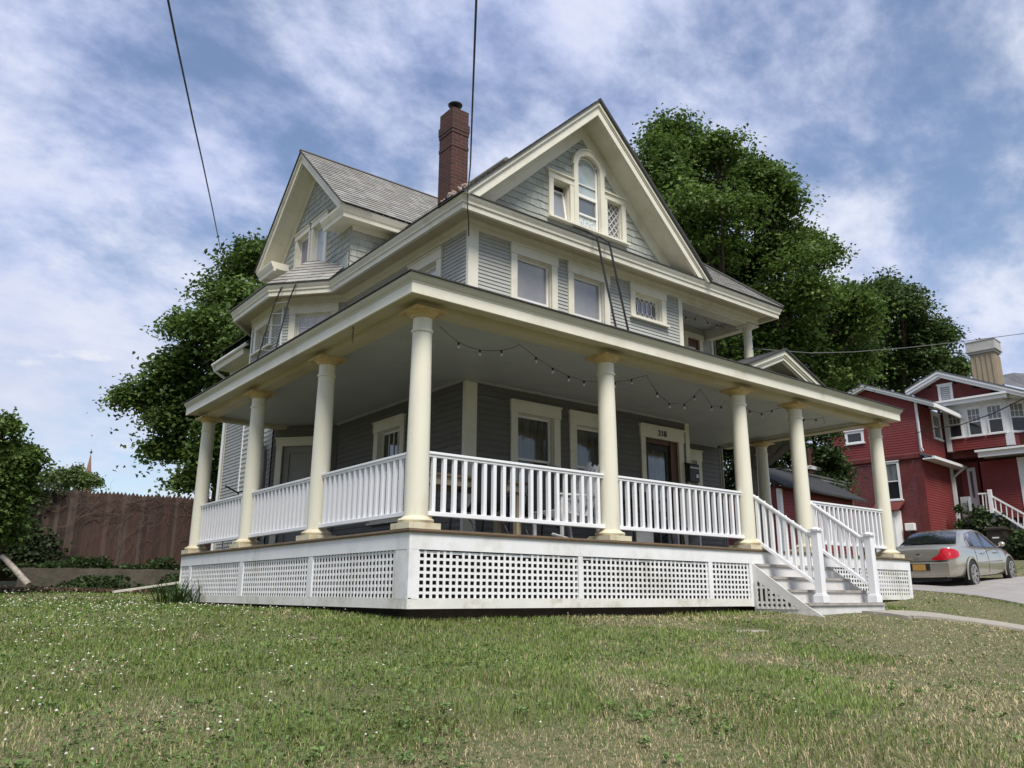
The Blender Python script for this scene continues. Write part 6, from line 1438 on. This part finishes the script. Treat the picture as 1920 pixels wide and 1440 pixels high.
# bicycle
bk = empty('bicycle', (.52, 6.75, 0)); tag(bk, 'black bicycle leaning inside the far left porch railing', 'bicycle')
bx0, r_w = .52, .33
def wheel(y):
    m = MB(); m.tube([(bx0, y+r_w*math.cos(a), r_w+r_w*math.sin(a)) for a in np.linspace(0, 2*math.pi, 29)], .017, 6, cap=False); w_ = m.build('wheel', RUB, bk)
    m = MB(); 
    for a in np.linspace(0, math.pi, 9)[:-1]: m.tube([(bx0, y-.31*math.cos(a), r_w-.31*math.sin(a)), (bx0, y+.31*math.cos(a), r_w+.31*math.sin(a))], .0025, 4)
    m.tube([(bx0, y+.305*math.cos(a), r_w+.305*math.sin(a)) for a in np.linspace(0, 2*math.pi, 29)], .009, 5, cap=False); m.build('rim', CHROME, w_)
wheel(7.13); wheel(6.08)
m = MB(); A_, B_, Cc, Dd = (bx0, 6.08, .33), (bx0, 6.5, .30), (bx0, 6.35, .82), (bx0, 6.93, .86)
for p, q_ in ((A_, B_), (B_, Cc), (A_, Cc), (Cc, Dd), (B_, (bx0, 6.96, .78))): m.tube([p, q_], .016, 8)
m.tube([Dd, (bx0, 6.97, .72), (bx0, 7.13, .33)], .014, 7); m.build('frame', DKF, bk)
m = MB(); m.tube([(bx0, 6.92, .86), (bx0, 6.88, 1.06)], .014, 7); m.tube([(bx0-.28, 6.72, 1.13), (bx0-.24, 6.86, 1.16), (bx0, 6.92, 1.07), (bx0+.24, 6.86, 1.16), (bx0+.28, 6.72, 1.13)], .014, 7); m.build('handlebar', DKF, bk)
m = MB(); m.tube([(bx0, 6.35, .82), (bx0, 6.33, .95)], .012, 6); m.sphere((bx0, 6.3, .97), .1, 10, 6, .4); m.build('saddle', DKF, bk)

# ------------------------------------------------------------------ string lights
def light_string(name, label, pts, bulbs, group, r=.0035, sag=.0, lit=None):
    t = empty(name, pts[0][0]); tag(t, label, 'string lights', group)
    m = MB()
    for run in pts: m.tube(run, r, 5)
    m.build('cable', IRON, t)
    for b in bulbs:
        m = MB(); p = np.array(b); m.lathe([(.010, -.035), (.014, -.03), (.014, .0), (.006, .004)], 8, p); s_ = m.build('socket', IRON, t)
        m = MB(); m.lathe([(.002, -.078), (.012, -.070), (.017, -.056), (.014, -.042), (.009, -.036)], 10, p); m.build('bulb', BULB, s_, smooth=True)
    return t
PL = lambda x, y, yy=.3: tuple(on(x, y, (0, yy, 0), (0, 1, 0)))
runs = [[(825, 612), (842, 628), (860, 642), (880, 651), (900, 656), (920, 658), (940, 657), (958, 653), (975, 646)], [(976, 647), (1005, 670), (1036, 690), (1066, 705), (1095, 714), (1125, 717), (1153, 717), (1184, 711), (1212, 704)], [(1212, 704), (1232, 736), (1255, 756), (1283, 758), (1302, 742), (1312, 730)], [(1312, 730), (1322, 742), (1334, 761), (1352, 762), (1361, 752)], [(1388, 756), (1406, 770), (1428, 775), (1447, 769), (1466, 764)], [(1503, 786), (1530, 786), (1544, 782), (1546, 794)]]
R3 = [[PL(*p) for p in r_] for r_ in runs]
bl_ = [PL(*p) for p in ((860, 642), (900, 656), (940, 657), (1005, 670), (1036, 690), (1066, 705), (1095, 714), (1153, 717), (1184, 711), (1232, 736), (1255, 756), (1283, 758), (1302, 742), (1334, 761), (1352, 762), (1406, 770), (1428, 775), (1447, 769), (1507, 786), (1530, 786))]
light_string('string_lights', 'black cable of unlit clear bulbs looping under the porch ceiling', R3, bl_, 'string lights')
PB = lambda x, y: tuple(on(x, y, (0, 2.95, 0), (0, 1, 0)))
rb = [[PB(*p) for p in ((1277, 585), (1286, 594), (1303, 597), (1312, 583))], [PB(*p) for p in ((1312, 583), (1327, 604), (1344, 609), (1368, 618), (1385, 626), (1400, 626))]]
light_string('string_lights', 'short cable of unlit bulbs under the upstairs balcony ceiling', rb, [PB(*p) for p in ((1286, 594), (1303, 597), (1327, 604), (1344, 609), (1368, 618), (1385, 626))], 'string lights')
# ------------------------------------------------------------------ fire ladders
fl = empty('fire_ladder', (4.5, 1.9, 5.5)); tag(fl, 'black iron fire ladder hooked from the attic window down the front wall', 'ladder')
for pts in ([(4.28, 2.17, 5.53), (4.36, 1.90, 5.36), (4.40, 1.72, 5.21), (4.67, 1.58, 3.53), (4.75, 1.55, 3.05)], [(4.60, 2.17, 5.52), (4.66, 1.90, 5.34), (4.69, 1.72, 5.19), (4.97, 1.58, 3.5), (5.05, 1.55, 3.05)]):
    m = MB(); m.tube(pts, .019, 7); m.build('rail', IRON, fl)
m = MB(); m.tube([(4.28, 2.17, 5.53), (4.60, 2.17, 5.52)], .015, 6); m.build('hook_bar', IRON, fl)
fl2 = empty('fire_ladder', (1.0, 7.2, 5.2)); tag(fl2, 'thin iron fire ladder with light rungs from the cross gable window down over the bay', 'ladder')
PX = lambda x, y, X: on(x, y, (X, 0, 0), (1, 0, 0))
Lr = [PX(547, 506, 1.75), PX(527, 541, 1.03), PX(515, 569, .98), PX(478, 688, .80)]
Rr = [PX(612, 495, 2.14), PX(574, 508, 1.85), PX(553, 536, 1.22), PX(541, 565, 1.16), PX(515, 662, .98)]
for pts in (Lr, Rr): m = MB(); m.tube(pts, .014, 7); m.build('rail', IRON, fl2)
for (a, b) in (((515, 569), (541, 566)), ((512, 589), (535, 588)), ((501, 610), (529, 611)), ((496, 633), (521, 635)), ((488, 656), (516, 659))):
    fa_ = (a[1]-569)/(688-569); fb_ = (b[1]-565)/(662-565); pa = Lr[2]+(Lr[3]-Lr[2])*np.clip(fa_, 0, 1); pb = Rr[3]+(Rr[4]-Rr[3])*np.clip(fb_, 0, 1)
    m = MB(); m.tube([pa, pb], .010, 6); m.build('rung', GALV, fl2)
# ------------------------------------------------------------------ overhead wires
def cable(label, pts, r, mat=IRON): m = MB(); m.tube(pts, r, 6); return tag(m.build('overhead_wire', mat), label, 'wire', 'overhead wires')
cable('thick black overhead wire running down behind the left tree', [at(285, -130, 8), at(315, 0, 9), at(331, 80, 10), at(346, 150, 11.2), at(362, 225, 12.8), at(380, 305, 15.2), at(398, 390, 19), at(414, 470, 25.5)], .014)
ce = np.array([1.80, 1.80, 5.21])
cable('black service wire dropping to the upper corner of the grey house', [at(899, -140, 4.6), at(893, 0, 5.4), at(889, 110, 6.3), at(885, 220, 7.6), at(882, 310, 9.0), ce, (1.79, 1.79, 5.0), (2.13, 2.24, 4.95), (2.14, 2.25, 4.75)], .0085)
cable('pale wire crossing behind the porch gable toward the red house chimney', [(9.75, 3.5, 4.75), at(1430, 655, 16.5), at(1520, 662, 18), at(1600, 660, 19), at(1700, 652, 20.3), at(1800, 641, 21.5), at(1960, 620, 23.5)], .0105, pm('weathered_cable', (.13, .13, .13)))
cable('sagging black wire running from the red house wall past its windows', [pu(1716, 812, -.2), at(1750, 804, 38.8), at(1800, 797, 36), at(1860, 776, 32), at(1960, 728, 26)], .022)
m = MB(); c0 = np.array(PX(664, 588, -.30)); 
for i in range(8): z = c0[2]-.1-i*.035; m.tube([(c0[0]+.01*math.cos(a)*(i % 2), c0[1]+.012*math.cos(a)*((i+1) % 2)+0, z+.024*math.sin(a)) for a in np.linspace(0, 6.283, 9)], .003, 4, cap=False)
m.tube([(c0[0], c0[1], 2.45), (c0[0], c0[1], c0[2]-.08)], .003, 4)
tag(m.build('hanging_chain', IRON), 'short dark chain hanging from the left porch eave', 'chain')
EXPO = 0.45
# ------------------------------------------------------------------ sky, sun, render look
w = bpy.data.worlds.new('World'); S.world = w; w.use_nodes = True
nt = w.node_tree; N, L = nt.nodes.new, nt.links.new; bg = nt.nodes['Background']
SUN_EL, SUN_AZ = R(56), R(-112)              # azimuth counted from +X: high over the street, behind the camera
sky = N('ShaderNodeTexSky'); sky.sky_type = 'NISHITA'; sky.sun_disc = False; sky.sun_elevation = SUN_EL; sky.sun_rotation = R(90)-SUN_AZ
sky.air_density = 1.15; sky.dust_density = .3; sky.ozone_density = 3.0
tc = N('ShaderNodeTexCoord'); sp = N('ShaderNodeSeparateXYZ'); L(tc.outputs['Generated'], sp.inputs[0])
zz_ = N('ShaderNodeMath'); zz_.operation = 'MAXIMUM'; zz_.inputs[1].default_value = 0.0; L(sp.outputs['Z'], zz_.inputs[0])
za_ = N('ShaderNodeMath'); za_.operation = 'ADD'; za_.inputs[1].default_value = .42; L(zz_.outputs[0], za_.inputs[0])
dx = N('ShaderNodeMath'); dx.operation = 'DIVIDE'; L(sp.outputs['X'], dx.inputs[0]); L(za_.outputs[0], dx.inputs[1])
dy = N('ShaderNodeMath'); dy.operation = 'DIVIDE'; L(sp.outputs['Y'], dy.inputs[0]); L(za_.outputs[0], dy.inputs[1])
cv = N('ShaderNodeCombineXYZ'); L(dx.outputs[0], cv.inputs['X']); L(dy.outputs[0], cv.inputs['Y'])
def noise(scale, loc, rot, stretch, detail, rough, dist=0.0):
    mp = N('ShaderNodeMapping'); mp.inputs['Location'].default_value = loc; mp.inputs['Rotation'].default_value = (0, 0, rot); mp.inputs['Scale'].default_value = stretch
    L(cv.outputs[0], mp.inputs['Vector'])
    n = N('ShaderNodeTexNoise'); n.inputs['Scale'].default_value = scale; n.inputs['Detail'].default_value = detail; n.inputs['Roughness'].default_value = rough; n.inputs['Distortion'].default_value = dist
    L(mp.outputs['Vector'], n.inputs['Vector']); return n.outputs['Fac']
def rng_(src, a, b, c=0.0, d=1.0):
    r = N('ShaderNodeMapRange'); r.interpolation_type = 'SMOOTHSTEP'
    for k, v in zip(('From Min', 'From Max', 'To Min', 'To Max'), (a, b, c, d)): r.inputs[k].default_value = v
    L(src, r.inputs['Value']); return r.outputs['Result']
def mth(op, a, b):
    q = N('ShaderNodeMath'); q.operation = op
    for i, v in enumerate((a, b)):
        if isinstance(v, float): q.inputs[i].default_value = v
        else: L(v, q.inputs[i])
    return q.outputs[0]
n1 = noise(1.5, (3.1, 1.7, 0), R(35), (1, 1.15, 1), 7, .56, .06)       # long drifting banks
n2 = noise(5.2, (7.7, 2.2, 0), R(-15), (1, 1.25, 1), 8, .62, .08)       # mottled mackerel texture
n3 = noise(1.1, (1.3, 8.2, 0), 0.0, (1, 1, 1), 3, .5)
cl = mth('ADD', mth('MULTIPLY', n1, .55), mth('MULTIPLY', n2, .45))
mask = rng_(cl, .395, .585, .14, .97)
tone = rng_(mth('ADD', mth('MULTIPLY', n3, .5), mth('MULTIPLY', n2, .5)), .34, .66)
ccol = N('ShaderNodeMix'); ccol.data_type = 'RGBA'; ccol.inputs['A'].default_value = (3.6, 4.15, 6.6, 1); ccol.inputs['B'].default_value = (6.2, 6.5, 7.3, 1); L(tone, ccol.inputs['Factor'])
mx = N('ShaderNodeMix'); mx.data_type = 'RGBA'; L(mask, mx.inputs['Factor']); L(sky.outputs['Color'], mx.inputs['A']); L(ccol.outputs['Result'], mx.inputs['B'])
# clouds thicken and whiten toward the horizon
lf_ = N('ShaderNodeVectorMath'); lf_.operation = 'DOT_PRODUCT'; L(tc.outputs['Generated'], lf_.inputs[0]); lf_.inputs[1].default_value = (-math.sin(YAW), math.cos(YAW), 0)
hz = mth('MULTIPLY', rng_(sp.outputs['Z'], .02, .46, .9, 0.0), rng_(lf_.outputs['Value'], -.55, .1, .25, 1.0))
m2 = N('ShaderNodeMix'); m2.data_type = 'RGBA'; L(mth('MULTIPLY', hz, rng_(n1, .3, .62)), m2.inputs['Factor']); L(mx.outputs['Result'], m2.inputs['A']); m2.inputs['B'].default_value = (5.7, 5.95, 6.5, 1)
# small bright cumulus low down
c4 = N('ShaderNodeMapping'); c4.inputs['Scale'].default_value = (1, 1, 2.6); L(tc.outputs['Generated'], c4.inputs['Vector'])
n4 = N('ShaderNodeTexNoise'); n4.inputs['Scale'].default_value = 5.2; n4.inputs['Detail'].default_value = 9; n4.inputs['Roughness'].default_value = .6; L(c4.outputs[0], n4.inputs['Vector'])
puff = mth('MULTIPLY', rng_(n4.outputs['Fac'], .60, .68), mth('MULTIPLY', rng_(sp.outputs['Z'], .03, .10), rng_(sp.outputs['Z'], .30, .42, 1.0, 0.0)))
m4 = N('ShaderNodeMix'); m4.data_type = 'RGBA'; L(mth('MULTIPLY', puff, .85), m4.inputs['Factor']); L(m2.outputs['Result'], m4.inputs['A']); m4.inputs['B'].default_value = (6.2, 6.4, 6.9, 1); m2 = m4
# added dimming of the unseen low sky behind the camera, darkens the porch walls
fx_ = N('ShaderNodeVectorMath'); fx_.operation = 'DOT_PRODUCT'; L(tc.outputs['Generated'], fx_.inputs[0]); fx_.inputs[1].default_value = (-math.cos(YAW), -math.sin(YAW), 0)
bank = mth('MULTIPLY', rng_(fx_.outputs['Value'], .0, .5), rng_(sp.outputs['Z'], .12, .5, .85, 0.0))
m3 = N('ShaderNodeMix'); m3.data_type = 'RGBA'; L(bank, m3.inputs['Factor']); L(m2.outputs['Result'], m3.inputs['A']); m3.inputs['B'].default_value = (1.6, 1.7, 1.9, 1)
L(m3.outputs['Result'], bg.inputs['Color']); bg.inputs['Strength'].default_value = .10
sl_ = bpy.data.lights.new('sun', 'SUN'); sl_.energy = 3.5; sl_.angle = R(24); sl_.color = (1.0, .94, .85)
so = bpy.data.objects.new('sun', sl_); COL.objects.link(so)
dv_ = Vector((math.cos(SUN_EL)*math.cos(SUN_AZ), math.cos(SUN_EL)*math.sin(SUN_AZ), math.sin(SUN_EL)))
so.rotation_euler = dv_.to_track_quat('Z', 'Y').to_euler(); so.location = (0, -10, 20)
vs = S.view_settings; vs.view_transform = 'Standard'; vs.look = 'None'; vs.gamma = 1; vs.exposure = EXPO
S.render.engine = 'CYCLES'
